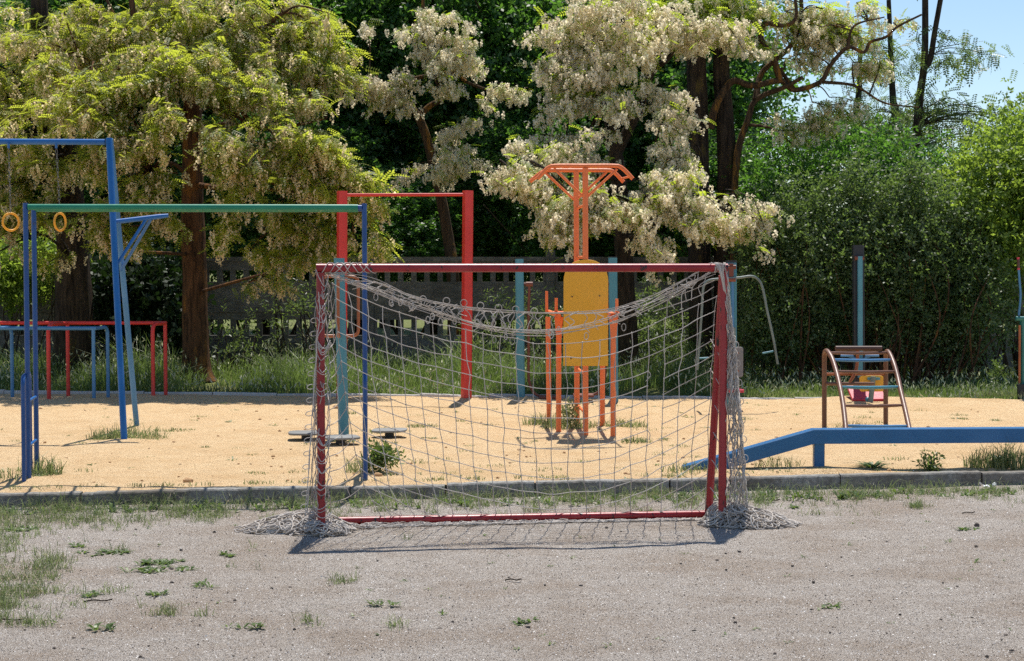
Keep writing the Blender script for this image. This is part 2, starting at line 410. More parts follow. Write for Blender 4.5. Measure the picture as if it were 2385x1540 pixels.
# ================================================================== GROUND
def hgt(x, y, a=.012, s=.7): return a*(noise.noise(Vector((x*s, y*s, 3.1))) + .5*noise.noise(Vector((x*s*2.7, y*s*2.7, 9.2))))
def gz(x, y):
    if abs(x) > 4.9 or y < 4.1 or y > 14.9: return 0.
    return hgt(x, y, .014, 1.1) + .0075*noise.noise(Vector((x*5, y*7, 1.))) + .004*noise.noise(Vector((x*13, y*15, 4.)))
def fk(x): # front kerb line, front face: y at x
    a = G(0, 1151.5, .11); b = G(2385, 1099.6, .11)
    return a.y + (b.y-a.y)*(x-a.x)/(b.x-a.x)
def rk(x): # rear kerb line
    a = P(0, 916); b = P(1800, 932)
    return a.y + (b.y-a.y)*(x-a.x)/(b.x-a.x)
def sheet(name, xs, ys, zf, mat):
    nx, ny = len(xs), len(ys)
    vs = [(x, y, zf(x, y)) for y in ys for x in xs]
    fs = [(j*nx+i, j*nx+i+1, (j+1)*nx+i+1, (j+1)*nx+i) for j in range(ny-1) for i in range(nx-1)]
    mb = MB(); mb.add(vs, fs, True)
    return struct(link(name, mb.mesh(name), mat))
def axis(segs):
    out = []
    for a, b, st in segs:
        n = max(1, round((b-a)/st)); out += [a + (b-a)*i/n for i in range(n)]
    return out + [segs[-1][1]]
sheet('ground', axis([(-400, -40, 60), (-40, -5, 5), (-5, 5, .075), (5, 40, 5), (40, 400, 60)]),
      axis([(-60, 4, 8), (4, 6.4, .3), (6.4, 15.4, .05), (15.4, 40, 6), (40, 900, 120)]),
      gz, MAT['gravel'])
mounds = [(P(290, 1030), .05, .35), (P(1360, 1005), .05, .7), (P(1985, 930), .11, .8), (P(2150, 926), .10, 1.4), (P(2330, 920), .12, 1.6), (P(900, 1090), .04, .35), (P(1085, 930), .04, .3),
          (P(353, 925), .05, .3), (P(220, 932), .05, .3), (P(1720, 950), .04, .4), (P(1905, 1095), .03, .5), (P(60, 1120), .03, .4), (P(1425, 935), .04, .35), (P(1212, 930), .04, .35)]
def padz(x, y):
    z = PZ + hgt(x, y, .016, .9)
    if abs(x) < 8: z += .010*noise.noise(Vector((x*3.3, y*3.3, 2.))) + .009*max(0, noise.noise(Vector((x*8, y*8, 5.)))) - .010*max(0, noise.noise(Vector((x*4.2, y*5.5, 8.)))-.25)
    for m, h, r in mounds:
        d2 = ((x-m.x)**2 + (y-m.y)**2*1.3)/(r*r)
        if d2 < 6: z += h*.7*math.exp(-d2*1.6)
    return z
mb = MB(); xs = axis([(-40, -8, 4), (-8, 8, .085), (8, 40, 4)]); ts = [i/190 for i in range(191)]
nx = len(xs)
vs = []
for t in ts:
    for x in xs:
        y = lerp(fk(x)+.10, rk(x)+.05, t); z = padz(x, y)
        if t < .02: z = PZ - .005
        if t > .985: z = min(z, PZ + .02)
        vs.append((x, y, z))
mb.add(vs, [(j*nx+i, j*nx+i+1, (j+1)*nx+i+1, (j+1)*nx+i) for j in range(190) for i in range(nx-1)], True)
struct(link('sand_ground', mb.mesh('sand_ground'), MAT['sand']))
# verge behind the rear kerb up to the far field
mb = MB(); xs = axis([(-300, -20, 40), (-20, 20, .5), (20, 300, 40)]); ys = [0, .4, .8, 1.4, 2, 3, 4, 5, 6.5, 8, 12, 20, 40, 90, 200, 800]; nx = len(xs)
vs = [(x, rk(max(-30, min(30, x)))+.08+d, PZ-.02 + hgt(x, d, .05, .5) + (.0 if d < 6 else -.0)) for d in ys for x in xs]
mb.add(vs, [(j*nx+i, j*nx+i+1, (j+1)*nx+i+1, (j+1)*nx+i) for j in range(len(ys)-1) for i in range(nx-1)], True)
struct(link('verge', mb.mesh('verge'), MAT['soil']))
# ------------------------------------------------------------------ kerbs: blocks of one run
def kerb_block(parent, x0, x1, f, w, z0, z1, mat, dz0=0., dz1=0., dy=0., yaw=0.):
    mb = MB(); n = max(2, int((x1-x0)/.06)); vs = []
    for i in range(n+1):
        x = lerp(x0, x1, i/n); y = f(x) + dy + yaw*(i/n-.5); dz = lerp(dz0, dz1, i/n) + R0.gauss(0, .0018)
        e = R0.gauss(0, .0018); chip = .012*max(0, noise.noise(Vector((x*5, y, 1.))) - .25)
        pr = [(y, z0), (y+e, z1-.012+dz-chip), (y+.010+e+chip, z1+dz-chip*.4), (y+w-.008, z1+dz), (y+w, z1-.008+dz), (y+w, z0)]
        vs += [(x, p, q) for p, q in pr]
    fs = []
    for i in range(n):
        for k in range(5): fs.append((i*6+k, (i+1)*6+k, (i+1)*6+k+1, i*6+k+1))
    fs += [(0, 1, 2, 3, 4, 5), tuple(n*6+k for k in (5, 4, 3, 2, 1, 0))]
    mb.add(vs, fs); return part('kerb_block', mb, mat, parent)
fkerb = thing('concrete_kerb', 'grey concrete kerb along the near edge of the orange sand, weeds at its foot', 'kerb', (0, fk(0), 0))
def kx(px): # x of pixel on front kerb top
    y = 14.4
    for _ in range(4): y = fk((px-CX)*y/F)
    return (px-CX)*y/F
edges = [(-1150, -820, 0), (-812, -480, 0), (-472, -172, .004), (-164, 180, -.006), (186, 213, -.012), (215, 400, -.004), (402, 720, 0), (723, 812, -.004), (815, 1035, -.010), (1040, 1245, .004),
         (1248, 1560, -.002), (1564, 1700, -.006), (1704, 1960, .002), (1962, 2290, .004), (2294, 2620, 0), (2625, 2960, 0), (2966, 3300, 0)]
for k, (a, b, dz) in enumerate(edges):
    kerb_block(fkerb, kx(a), kx(b), fk, .12, -.06, .112, MAT['concrete'], dz + R0.gauss(0, .002), dz + R0.gauss(0, .002), R0.gauss(0, .004), R0.gauss(0, .006))
rkerb = thing('concrete_kerb', 'pale low concrete kerb at the far edge of the sand, below the tall grass', 'kerb', (0, rk(0), PZ))
x = -12.
while x < 4.6:
    l = R0.uniform(.9, 1.1); kerb_block(rkerb, x, x+l-.012, lambda q: rk(q), .09, 0, PZ+.035, MAT['pale_concrete'], R0.gauss(0, .008), R0.gauss(0, .008), R0.gauss(0, .006)); x += l
# ================================================================== GOAL
gl = G(749, 1245); gr = G(1682, 1227)
ax = (gr-gl).normalized(); bk = Vector((-ax.y, ax.x, 0)); GD = .42; up = Vector((0, 0, 1))
HT = 1.925; rl = gl + bk*GD; rr_ = gr + bk*GD
goal = thing('football_goal', 'small red metal football goal with a torn sagging cord net', 'goal', (gl+gr)/2)
def one(fn): m = MB(); fn(m); return m
part('crossbar', one(lambda m: m.tube([gl+up*HT-ax*.03, gr+up*HT+ax*.03], .031, 14)), MAT['goal_red'], goal)
for p in (gl, gr): part('post', one(lambda m: m.tube([p, p+up*(HT-.033)], .030, 14)), MAT['goal_red'], goal)
part('ground_bar', one(lambda m: m.tube([rl+up*.032+ax*.03, rr_+up*.032-ax*.03], .029, 14)), MAT['goal_red'], goal)
for p, q, s in ((gl, rl, 1), (gr, rr_, -1)):
    part('back_stay', one(lambda m: m.tube([q+up*.03, p+up*(HT-.06)+bk*.032-Vector((0, 0, 0))], .028, 14)), MAT['goal_red'], goal)
    part('side_bar', one(lambda m: m.tube([p+up*.032+bk*.033, q+up*.034-bk*.02], .027, 12)), MAT['goal_red'], goal)
# --- net
NM = MB(); RP = .0031
pl_o = gl + up*HT; pl_n = ax.cross((rl + up*.06) - pl_o).normalized()
def NP(px, py, off=0.):
    a, b, c = ray(px, py); d = Vector((a, b, c)); o = Vector((0, 0, CH))
    t = (pl_o - o).dot(pl_n)/d.dot(pl_n); p = o + d*t
    return p - d*off
def rope(pts, sub=3, r=RP, seg=5): NM.tube(cat(pts, sub) if len(pts) > 2 else [Vector(p) for p in pts], r, seg)
ridge = [(640, 772), (662, 776), (804, 790), (881, 800), (954, 808), (1028, 823), (1099, 840), (1134, 851), (1166, 868), (1200, 885)]
NC, NR = 23, 16
def net_xy(i, j):
    u = i/NC; yl = 662 + 36*j; yr = 690 + 34.4*j
    y = lerp(yl, yr, u) + 118*4*u*(1-u)*(1 - .12*math.sin(u*6.28))
    xl = interp(ridge, min(yl, 1200)); xr = lerp(1668, 1642, min(1, (yr-640)/560))
    x = lerp(xl, xr, u)
    bar = lerp(1208, 1196, (x-770)/870) - 2
    return x, y, bar
Rn = random.Random(5)
NODE = {}
for j in range(NR+1):
    for i in range(NC+1):
        x, y, bar = net_xy(i, j); on = y >= bar
        x += Rn.gauss(0, 1.6); y += Rn.gauss(0, 1.6)
        if on: y = bar + Rn.uniform(-1, 1)
        NODE[i, j] = (NP(x, y, Rn.gauss(0, .012)), on, x, y)
def hole_h(i, j):
    x, y = NODE[i, j][2:]
    return (1488 < x < 1528 and 840 < y < 1005)
for j in range(NR+1):
    run = []
    for i in range(NC+1):
        p, on, x, y = NODE[i, j]
        if on and (i == 0 or NODE[i-1, j][1]) and (i == NC or NODE[i+1, j][1]):
            if len(run) > 1: rope(run)
            run = []; continue
        run.append(p)
        if i < NC and hole_h(i, j):
            if len(run) > 1: rope(run)
            if len(run) and Rn.random() < .35: # loose end
                q = run[-1]; rope([q, q + ax*.02 + up*-.03, q + ax*.015*Rn.choice((-1, 1)) + up*-.075])
            run = []
    if len(run) > 1: rope(run)
for i in range(NC+1):
    run = []
    for j in range(NR+1):
        p, on, x, y = NODE[i, j]
        if on and j > 0 and NODE[i, j-1][1]: break
        run.append(p)
    if len(run) > 1: rope(run)
for (i, j), (p, on, x, y) in NODE.items():
    if not on: NM.ball(p, .0075, 5, 3)
# upper gathered ropes
up1 = [(768, 636), (820, 645), (870, 655), (960, 690), (1050, 708), (1150, 722), (1290, 730), (1400, 723), (1480, 702), (1560, 670), (1628, 634)]
lo1 = [(770, 640), (850, 668), (950, 705), (1050, 740), (1150, 766), (1250, 775), (1350, 763), (1450, 738), (1550, 690), (1655, 634)]
def along(tab, x): return interp(tab, x)
for tabl, k, sp in ((up1, 3, 3.), (lo1, 5, 6.)):
    for q in range(k):
        off = Rn.uniform(-sp, sp)
        rope([NP(x + Rn.uniform(-12, 12) if 0 < n < len(tabl)-1 else x, y + off*(1 if 0 < n < len(tabl)-1 else .2) + Rn.gauss(0, 2.2), Rn.uniform(-.02, .05)) for n, (x, y) in enumerate(tabl)], 5)
def ring_loop(px, py, r=7.8):
    pts = [NP(px + r*math.sin(a), py - r*math.cos(a), .03 + .01*math.cos(a*.5)) for a in [k*2*math.pi/10 for k in range(-4, 5)]]
    y2 = along(lo1, px) + Rn.uniform(-4, 14)
    rope([NP(px-22+Rn.uniform(-6, 6), y2, .02), NP(px-12, lerp(py, y2, .55), .03), NP(px-3, py+r+6, .03)] + pts + [NP(px+3, py+r+6, .035), NP(px+13, lerp(py, y2, .55), .03), NP(px+20+Rn.uniform(-6, 6), y2, .02)], 4)
for px, py in ((1040, 701), (1080, 706), (1119, 712), (1161, 717), (1201, 721), (1244, 725), (985, 697)): ring_loop(px, py)
for k in range(58): # loose meshes caught in the gathers
    x = Rn.uniform(790, 1630); y0 = along(up1, x) + Rn.uniform(-2, 8); y1 = along(lo1, x) + Rn.uniform(-6, 12)
    w = Rn.uniform(8, 28)*Rn.choice((-1, 1))
    rope([NP(x, y0, .02), NP(x + w*.9, lerp(y0, y1, .3), .04), NP(x + w*.4, lerp(y0, y1, .65), .045), NP(x + w*1.2, y1, .02)], 4)
for k in range(26): # small curls
    x = Rn.uniform(860, 1560); y = along(lo1, x) + Rn.uniform(-8, 26); r = Rn.uniform(4, 8)
    a0 = Rn.uniform(0, 6)
    rope([NP(x + r*.7*math.cos(a0+a), y + r*1.2*math.sin(a0+a), .03 + .006*a) for a in (0, 1, 2, 3, 4, 5, 6)], 3)
# right-hand fan up to the crossbar
for k in range(3):
    rope([NP(1545 - k*14 + Rn.gauss(0, 4), 690 + k*16 + Rn.gauss(0, 3), .01), NP(1612 + Rn.gauss(0, 3), 662 + k*15, .015), NP(1667 - k*2, 638 + k*15, 0)], 4)
for k in range(6):
    x = 1560 + k*17 + Rn.gauss(0, 5); y = along(up1, x)
    rope([NP(x, y+2, .01), NP(x - 3 + Rn.gauss(0, 4), y + 20, .03), NP(x - 16 + Rn.gauss(0, 5), y + 36, .03), NP(x - 12 + Rn.gauss(0, 8), y + 64 + Rn.gauss(0, 8), .01)], 4)
# lashings round the crossbar, left and right ends
def lash(x0, x1, n, r=.036, turns=3):
    for q in range(n):
        ph = Rn.uniform(0, 6.28); pts = []
        for k in range(int(turns*9)+1):
            t = k/(turns*9); a = ph + t*turns*6.283*Rn.choice((1, 1, .98))
            pts.append(gl + ax*(lerp(x0, x1, t) + Rn.gauss(0, .004)) + up*(HT + r*math.cos(a)) + bk*(r*math.sin(a)))
        rope(pts, 2)
for q in range(9): # slanting criss-cross over the left end of the bar
    s0 = Rn.uniform(-.02, .26); w_ = Rn.uniform(.08, .16)*Rn.choice((-1, 1))
    rope([gl + ax*(s0 + w_*t) + up*(HT + .037*math.cos(a)) - bk*(.037*math.sin(a)) for t, a in [(k/8, -.9 + 4.4*k/8) for k in range(9)]], 2)
rope([gl + ax*(k*.022) + up*(HT + .036*math.cos(k*.75)) + bk*(.036*math.sin(k*.75)) for k in range(18)], 3)
L3 = (gr-gl).length
lash(L3-.10, L3+.03, 3, .037, 2.5)
# net draped round the left post, and the side net hanging left of it
for q in range(8):
    pts = []; ph = Rn.uniform(0, 6.28); w0 = Rn.uniform(-11, 14)
    for k in range(27):
        t = k/26; y = lerp(628, 1205, t); c = lerp(752, 747, t) + w0*(1 + .8*t) + Rn.gauss(0, 3.2)
        pts.append(A(c + 4*math.sin(ph + k*1.7), y, gl.y + Rn.uniform(-.06, .10)))
    rope(pts, 3)
for q in range(36): # cross pieces round the post
    y = Rn.uniform(632, 1200); t = (y-630)/570; x0 = lerp(740, 728, t); x1 = lerp(768, 776, t); h = Rn.uniform(6, 20)
    xa, xb = Rn.uniform(x0, x0+12), Rn.uniform(x1-14, x1)
    rope([A(xa, y, gl.y-.04), A(lerp(xa, xb, .35), y+h, gl.y-.06), A(lerp(xa, xb, .7), y+h*Rn.uniform(.3, 1.2), gl.y-.05), A(xb, y+h*Rn.uniform(-.5, .4), gl.y+.0)], 4)
for q in range(4):
    rope([A(lerp(744, 712, t) + Rn.gauss(0, 2) + q*2.5, lerp(680, 1200, t), gl.y - .05 + q*.03) for t in [k/14 for k in range(15)]], 3)
for k in range(15): # free loops on the outer edge
    y = 745 + k*31; x = lerp(741, 713, (y-680)/520)
    rope([A(x+3, y-5, gl.y-.02), A(x-9, y-3, gl.y-.03), A(x-14, y+3, gl.y-.03), A(x-8, y+7, gl.y-.02), A(x+4, y+4, gl.y-.01)], 4)
for j in range(14): # meshes between the post and the first long cord
    y = 690 + j*36; xr_ = interp(ridge, y-26)
    rope([A(766, y + 14, gl.y + .03), NP(lerp(766, xr_, .5), y + 2, .01), NP(xr_, y - 28, 0)], 4)
    if j < 13: rope([NP(lerp(766, xr_, .55) + Rn.gauss(0, 3), y + Rn.gauss(0, 2), .01), NP(lerp(766, interp(ridge, y+10), .6), y + 36, .01)], 2)
# right: bundle hanging outside the post
for q in range(26):
    w0 = Rn.uniform(0, 1); pts = []; ph = Rn.uniform(0, 6.28); n = 24
    y0 = Rn.choice((622, 640, 700, 760, 820, 850)) if q > 7 else 625
    for k in range(n+1):
        t = k/n; y = lerp(y0, 1198, t); T = (y-620)/580
        c = lerp(lerp(1680, 1690, min(1, T*3)), lerp(1688, 1744, T**.8), w0) + Rn.gauss(0, 1.6) + 3.*math.sin(ph + k*1.4)*min(1, T*2)
        pts.append(A(c, y, gr.y + lerp(-.05, .12, Rn.random())))
    rope(pts, 3)
for q in range(85):
    y = Rn.uniform(760, 1190); T = (y-620)/580; a = Rn.uniform(0, .8); xa = lerp(1692, 1744, a*T**.8+.03); w = Rn.uniform(6, 16)
    rope([A(xa, y, gr.y+.02), A(xa + w*.6, y + Rn.uniform(5, 16), gr.y-.03), A(xa + w*.2, y + Rn.uniform(14, 30), gr.y-.02), A(xa - w*.2, y + Rn.uniform(20, 44), gr.y+.03)], 4)
for k in range(9):
    y = 800 + k*44; T = (y-620)/580; x = lerp(1690, 1744, T**.8)
    rope([A(x-6, y-4, gr.y), A(x+5, y-4, gr.y-.02), A(x+9, y+4, gr.y-.02), A(x+4, y+11, gr.y-.01), A(x-3, y+7, gr.y)], 4)
for q in range(8):
    x = 1690+q*2; rope([A(1655+q*3, 612 + q % 3, gr.y-.035), A(1668+q*2.4, 617, gr.y-.05), A(1678+q, 640, gr.y-.05), A(1688+q*.6, 690, gr.y-.02), A(1693+q, 730, gr.y)], 4)
for q in range(6): # slack side cords inside the right corner
    y = 790 + q*68; rope([A(1655-q, y, rr_.y-.02), A(1668, y+24, gr.y+.16), A(1684, y+56, gr.y+.04)], 3)
# heaps on the ground
def heap(cx_, cy_, rx, ry, hf, n, steps, seed):
    rn = random.Random(seed)
    for q in range(n):
        a = rn.uniform(0, 6.28); rad = math.sqrt(rn.random())
        x = cx_ + rx*rad*math.cos(a); y = cy_ + ry*rad*math.sin(a); th = rn.uniform(0, 6.28); lv = rn.random()**.8; pts = []
        cv = rn.gauss(0, .5)
        for k in range(steps):
            cv = cv*.8 + rn.gauss(0, .45); th += cv
            if ((x-cx_)/rx)**2 + ((y-cy_)/ry)**2 > 1:
                want = math.atan2(cy_-y, cx_-x); th += .6*math.atan2(math.sin(want-th), math.cos(want-th))
            x += .032*math.cos(th)*1.25; y += .032*math.sin(th)
            lv = min(1, max(0, lv + rn.gauss(0, .09)))
            e = max(0, 1 - ((x-cx_)/rx)**2*.8 - ((y-cy_)/ry)**2*.8)
            pts.append((x, y, .006 + hf(x)*lv*math.sqrt(e)))
        rope(pts, 3, RP*1.55)
hl = G(690, 1236); heap(hl.x, hl.y, .42, .20, lambda x: interp([(-1.95, .07), (-1.7, .11), (-1.42, .17), (-1.2, .08)], x), 60, 34, 21)
hl2 = G(745, 1243); heap(hl2.x-.02, hl2.y, .22, .17, lambda x: .11, 16, 26, 22)
hr = G(1745, 1224); heap(hr.x, hr.y, .36, .20, lambda x: interp([(1.35, .08), (1.6, .19), (1.8, .13), (2.2, .05)], x), 54, 34, 23)
hr2 = G(1690, 1222); heap(hr2.x, hr2.y, .15, .16, lambda x: .18, 16, 24, 24)
rn = random.Random(31)
for q in range(13): # skirt of net lying along the ground bar
    t0 = rn.uniform(0, .75) if q > 4 else 0; t1 = min(1, t0 + rn.uniform(.3, .6)) if q > 4 else 1; n = int(60*(t1-t0))+4; pts = []
    bo = rn.uniform(.05, .2)
    for k in range(n+1):
        t = lerp(t0, t1, k/n); w = lerp(1., .45, min(1, t*1.6))
        p = rl.lerp(rr_, t) - bk*(.05 + bo*w + rn.gauss(0, .014)); pts.append(p + up*(.008 + abs(rn.gauss(0, .010))*w))
    rope(pts, 2)
for q in range(150):
    t = rn.random(); w = lerp(1., .45, min(1, t*1.6)); p = rl.lerp(rr_, t) - bk*(.06 + rn.uniform(0, .17)*w); s = rn.uniform(.02, .045); a = rn.uniform(0, 6.28)
    rope([p + Vector((s*math.cos(a+b)*1.3, s*math.sin(a+b)*.8, .01 + .022*rn.random()*w)) for b in (0, 1.1, 2.2, 3.3, 4.4)], 3)
part('net', NM, MAT['rope'], goal)
# ================================================================== PLAY EQUIPMENT
def pipe(name, pts, r, mat, parent, seg=12, smooth_n=0):
    return part(name, one(lambda m: m.tube(cat(pts, smooth_n) if smooth_n else pts, r, seg)), mat, parent)
def rnd(pts, rad, n=5):
    """polyline with rounded corners"""
    pts = [Vector(p) for p in pts]; out = [pts[0]]
    for a, b, c in zip(pts, pts[1:], pts[2:]):
        d1 = (a-b); d2 = (c-b); r = min(rad, d1.length*.48, d2.length*.48)
        p = b + d1.normalized()*r; q = b + d2.normalized()*r
        for k in range(n+1):
            t = k/n; out.append(p*(1-t)**2 + b*2*t*(1-t) + q*t*t)
    return out + [pts[-1]]
# horizontal ladder
nl = P(67, 1121); nr = P(851, 1117); dv = Vector((-.078, .53, 0)); dr = Vector((-.045, .53, 0)); zt = 2.46
hl_ = thing('horizontal_ladder', 'overhead ladder with green rails on blue pipe posts, behind the goal at left', 'monkey bars', (nl+nr)/2)
for p in (nl, nr, nl+dv, nr+dr): pipe('post', [p - up*.06, p + up*(zt-PZ)], .0215, MAT['navy'], hl_)
xa = (nr-nl).normalized()
for o, o2_ in ((Vector(), Vector()), (dv, dr)):
    pipe('rail', [nl+o+xa*.022+up*(zt-PZ-.035), nr+o2_-xa*.055+up*(zt-PZ-.035)], .027, MAT['green'], hl_)
    pipe('rail_end', [nr+o2_-xa*.055+up*(zt-PZ-.035), nr+o2_-xa*.02+up*(zt-PZ-.035)], .022, MAT['navy'], hl_)
for k in range(1, 8):
    q = nl.lerp(nr, k/8); pipe('rung', [q+up*(zt-PZ-.045), q+dv+up*(zt-PZ-.045)], .014, MAT['green'], hl_, 8)
for z in (.30, .68): 
    pipe('step', [nl+up*z, nl+dv+up*z], .013, MAT['blue'], hl_, 8); pipe('step', [nr+up*z, nr+dr+up*z], .013, MAT['blue'], hl_, 8)
for p, s in ((P(56, 1126), -.09), (P(851, 1119), -.042)):
    q = p + Vector((s, .52, 0)); pipe('step_hoop', rnd([p-up*.05, p+up*.90, q+up*.90, q-up*.05], .09), .018, MAT['navy'], hl_)
# ring frame
ff = P(290, 1031); fr = P(319, 990); Ym = (ff.y+fr.y)/2; tp = A(251, 331, Ym); tl = Vector((tp.x-2.9, tp.y+.1, tp.z+.02))
rf = thing('ring_frame', 'tall blue frame of splayed legs carrying two yellow gymnastic rings on chains', 'play frame', ((ff+fr)/2))
pipe('crossbar', [tl - xa*.1, tp - Vector((.03, 0, .0))], .032, MAT['blue'], rf)
for s, base, nm in ((0, ff, 0), (1, fr, 1)):
    pipe('leg', [base-up*.05, tp+Vector((.02, (-.03, .03)[s], .035))], .034 if s == 0 else .031, MAT['blue'] if s == 0 else MAT['blue2'], rf, 14)
    b2 = Vector((tl.x-.35, base.y, PZ)); pipe('leg', [b2-up*.05, tl+Vector((-.02, (-.03, .03)[s], .035))], .033, MAT['blue'], rf, 14)
def onleg(base, py):
    a = base; b = tp
    for k in range(201):
        q = a.lerp(b, k/200)
        v = q - Vector((0, 0, CH)); yy = CY - F*((v.y*ST + v.z*CT)/(v.y*CT - v.z*ST))
        if yy <= py: return q
    return b
a0 = onleg(ff, 520); a1 = A(392, 502, a0.y+.15)
arm = pipe('side_arm', [a0, a0.lerp(a1, .82), a1], [.026, .026, .020], MAT['blue'], rf)
pipe('arm_brace', [onleg(ff, 626), a0.lerp(a1, .60)-up*.015], .017, MAT['blue'], rf); pipe('arm_brace', [onleg(fr, 632), a0.lerp(a1, .69)-up*.015], .017, MAT['blue'], rf)
for cxp, tx, rx, lab in ((25, 20, 17., 'yellow gymnastic ring hanging face-on at the left edge, beside the blue post'), (140, 131, 10.5, 'yellow gymnastic ring turned almost edge-on, hanging behind the green rails')):
    top = A(tx, 337, tp.y); cc = A(cxp, 517, tp.y-.02)
    th_ = thing('gymnastic_ring', lab, 'ring', top, 'gymnastic rings on the blue frame')
    ry = M(20, Ym); rw = M(rx-2.2, Ym); dpt = math.sqrt(max(0, ry*ry - rw*rw))
    m = MB(); pts = []
    for k in range(33):
        a = k/32*2*math.pi; pts.append(cc + Vector((rw*math.cos(a), dpt*math.cos(a), ry*math.sin(a))))
    m.tube(pts, M(2.6, Ym)*1.0, 10, cap=False); part('grip_ring', m, MAT['ring'], th_)
    m = MB(); bot = cc + up*(ry-.01); n = 15
    for k in range(n):
        p = top.lerp(bot, k/n); q = top.lerp(bot, (k+1)/n); mid = (p+q)/2; h = (q-p).length*.62
        sx = Vector((1, 0, 0)) if k % 2 else Vector((0, 1, 0))
        pts = [mid + sx*.011*math.cos(a) + (q-p).normalized()*h*math.sin(a) for a in [t/10*2*math.pi for t in range(11)]]
        m.tube(pts, .0028, 5, cap=False)
    part('chain', m, MAT['steel'], th_)
    m = MB(); m.tube([top+up*.02, top-up*.04], .014, 8); part('hook', m, MAT['blue'], th_)
# low parallel bars: blue in front, red behind
bar = thing('parallel_bars', 'low blue pipe exercise bar on bent legs, in front of the red one', 'exercise bar', P(300, 926))
za = 1.06
b1, b2_, b3 = P(219, 933), P(252, 926), P(29, 925); b4 = P(-30, 932)
pipe('rail', [b4+up*(za-PZ), b1+up*(za-PZ)+Vector((.04, 0, 0))], .026, MAT['blue2'], bar)
pipe('leg', [b1-up*.05, b1+up*(za-PZ)], .024, MAT['blue2'], bar)
pipe('bent_leg', rnd([b2_-up*.05, b2_+up*(za-PZ), b1+up*(za-PZ-.005)], .12), .024, MAT['blue2'], bar)
pipe('bent_leg', rnd([b3-up*.05, b3+up*(za-PZ), b4+up*(za-PZ-.005)], .12), .024, MAT['blue2'], bar)
pipe('leg', [b4-up*.05, b4+up*(za-PZ)], .024, MAT['blue2'], bar)
bar = thing('parallel_bars', 'low red pipe exercise bar on four legs, left of the big acacia trunk', 'exercise bar', P(250, 924))
r1, r2_, r3, r4 = P(357, 926), P(386, 921), P(114, 929), P(159, 921); zb = 1.10
pipe('rail', [Vector((r4.x-1.6, r4.y, zb)), r2_+up*(zb-PZ)+Vector((.02, 0, 0))], .026, MAT['red'], bar)
pipe('leg', [r2_-up*.05, r2_+up*(zb-PZ)], .026, MAT['red'], bar); pipe('leg', [r4-up*.05, r4+up*(zb-PZ)], .026, MAT['red'], bar)
pipe('bent_leg', rnd([r1-up*.05, r1+up*(zb-PZ), r2_+up*(zb-PZ-.004)], .12), .027, MAT['red'], bar)
pipe('bent_leg', rnd([r3-up*.05, r3+up*(zb-PZ), r4+up*(zb-PZ-.004)], .12), .027, MAT['red'], bar)
# pull-up bar
pl_, pr_ = P(796, 929), P(1086, 931); pt = A(1090, 444, pr_.y).z
pu = thing('pull_up_bar', 'tall red pull-up bar on two thick square posts', 'pull-up bar', (pl_+pr_)/2)
for p, tx in ((pl_, 796.8), (pr_, 1090)):
    t_ = A(tx, 445, p.y); m = MB(); m.obox(p-up*.05, Vector((t_.x, p.y, pt)), .118, .118, (.42, -.9, 0), .012); part('post', m, MAT['red'], pu)
pipe('bar', [Vector((pl_.x+.05, pl_.y, pt-.055)), Vector((pr_.x-.02, pr_.y, pt-.055))], .022, MAT['red'], pu)
# waist twister
tw = P(801, 1017); tt = A(790, 604, tw.y)
tws = thing('waist_twister', 'round teal post with hooped brown handles and three swivel plates, behind the left goal post', 'exercise machine', tw)
pipe('post', [tw-up*.05, tt], .056, MAT['teal'], tws, 18)
part('post_cap', one(lambda m: m.tube([tt-up*.001, tt+up*.012], .058, 18)), MAT['teal'], tws)
for ang in (182, 272, 2):
    d = Vector((math.cos(math.radians(ang)), math.sin(math.radians(ang)), 0)); o = Vector((tt.x, tt.y, 0)); R_ = .20
    pipe('handle_hoop', rnd([o+d*.045+up*1.80, o+d*R_+up*1.80, o+d*R_+up*1.17, o+d*.05+up*1.17], .09), .017, MAT['copper'], tws)
for px, py, rot, rx, ry in ((713, 1006, .1, .185, .17), (793, 1016, .35, .19, .17), (907, 1000, -.05, .185, .16)):
    c = G(px, py, .185)
    oc = [(rx*math.copysign(abs(math.cos(a))**.55, math.cos(a)), ry*math.copysign(abs(math.sin(a))**.55, math.sin(a))) for a in [k/28*6.2832 for k in range(28)]]
    ca, sa = math.cos(rot), math.sin(rot); m = MB()
    m.prism([(x*ca-y*sa, x*sa+y*ca) for x, y in oc], c, (1, 0, R0.uniform(-.03, .03)), (0, 1, 0), .022); pt_ = part('swivel_plate', m, MAT['plate'], tws)
    m = MB(); m.tube([c-up*.15, c-up*.021], .05, 12); part('swivel_base', m, MAT['dark'], pt_)
# orange station
o1 = P(1363.8, 1016); o2 = P(1344, 996); oy1, oy2 = o1.y, o2.y; zo = A(1363, 390, oy1).z
ost = thing('pull_up_station', 'orange pull-up and dip station with a yellow back board, in the middle', 'exercise machine', (o1+o2)/2)
pipe('post', [o1-up*.05, A(1363.3, 391, oy1)], .030, MAT['orange'], ost, 14); pipe('post', [o2-up*.05, A(1342, 399, oy2)], .030, MAT['orange'], ost, 14)
def z6(x, y, Y): return A(1106.3 + x/4, 349.4 + y/4, Y)
def z7(x, y, Y): return A(1106.3 + x/4, 698.7 + y/4, Y)
pipe('pull_up_handle', cat([z6(583, 268, oy1), z6(640, 205, oy1), z6(690, 162, oy1), z6(760, 148, oy1), z6(1028, 148, oy1), z6(1290, 148, oy1), z6(1355, 160, oy1), z6(1405, 200, oy1), z6(1470, 270, oy1)], 5), .022, MAT['orange'], ost)
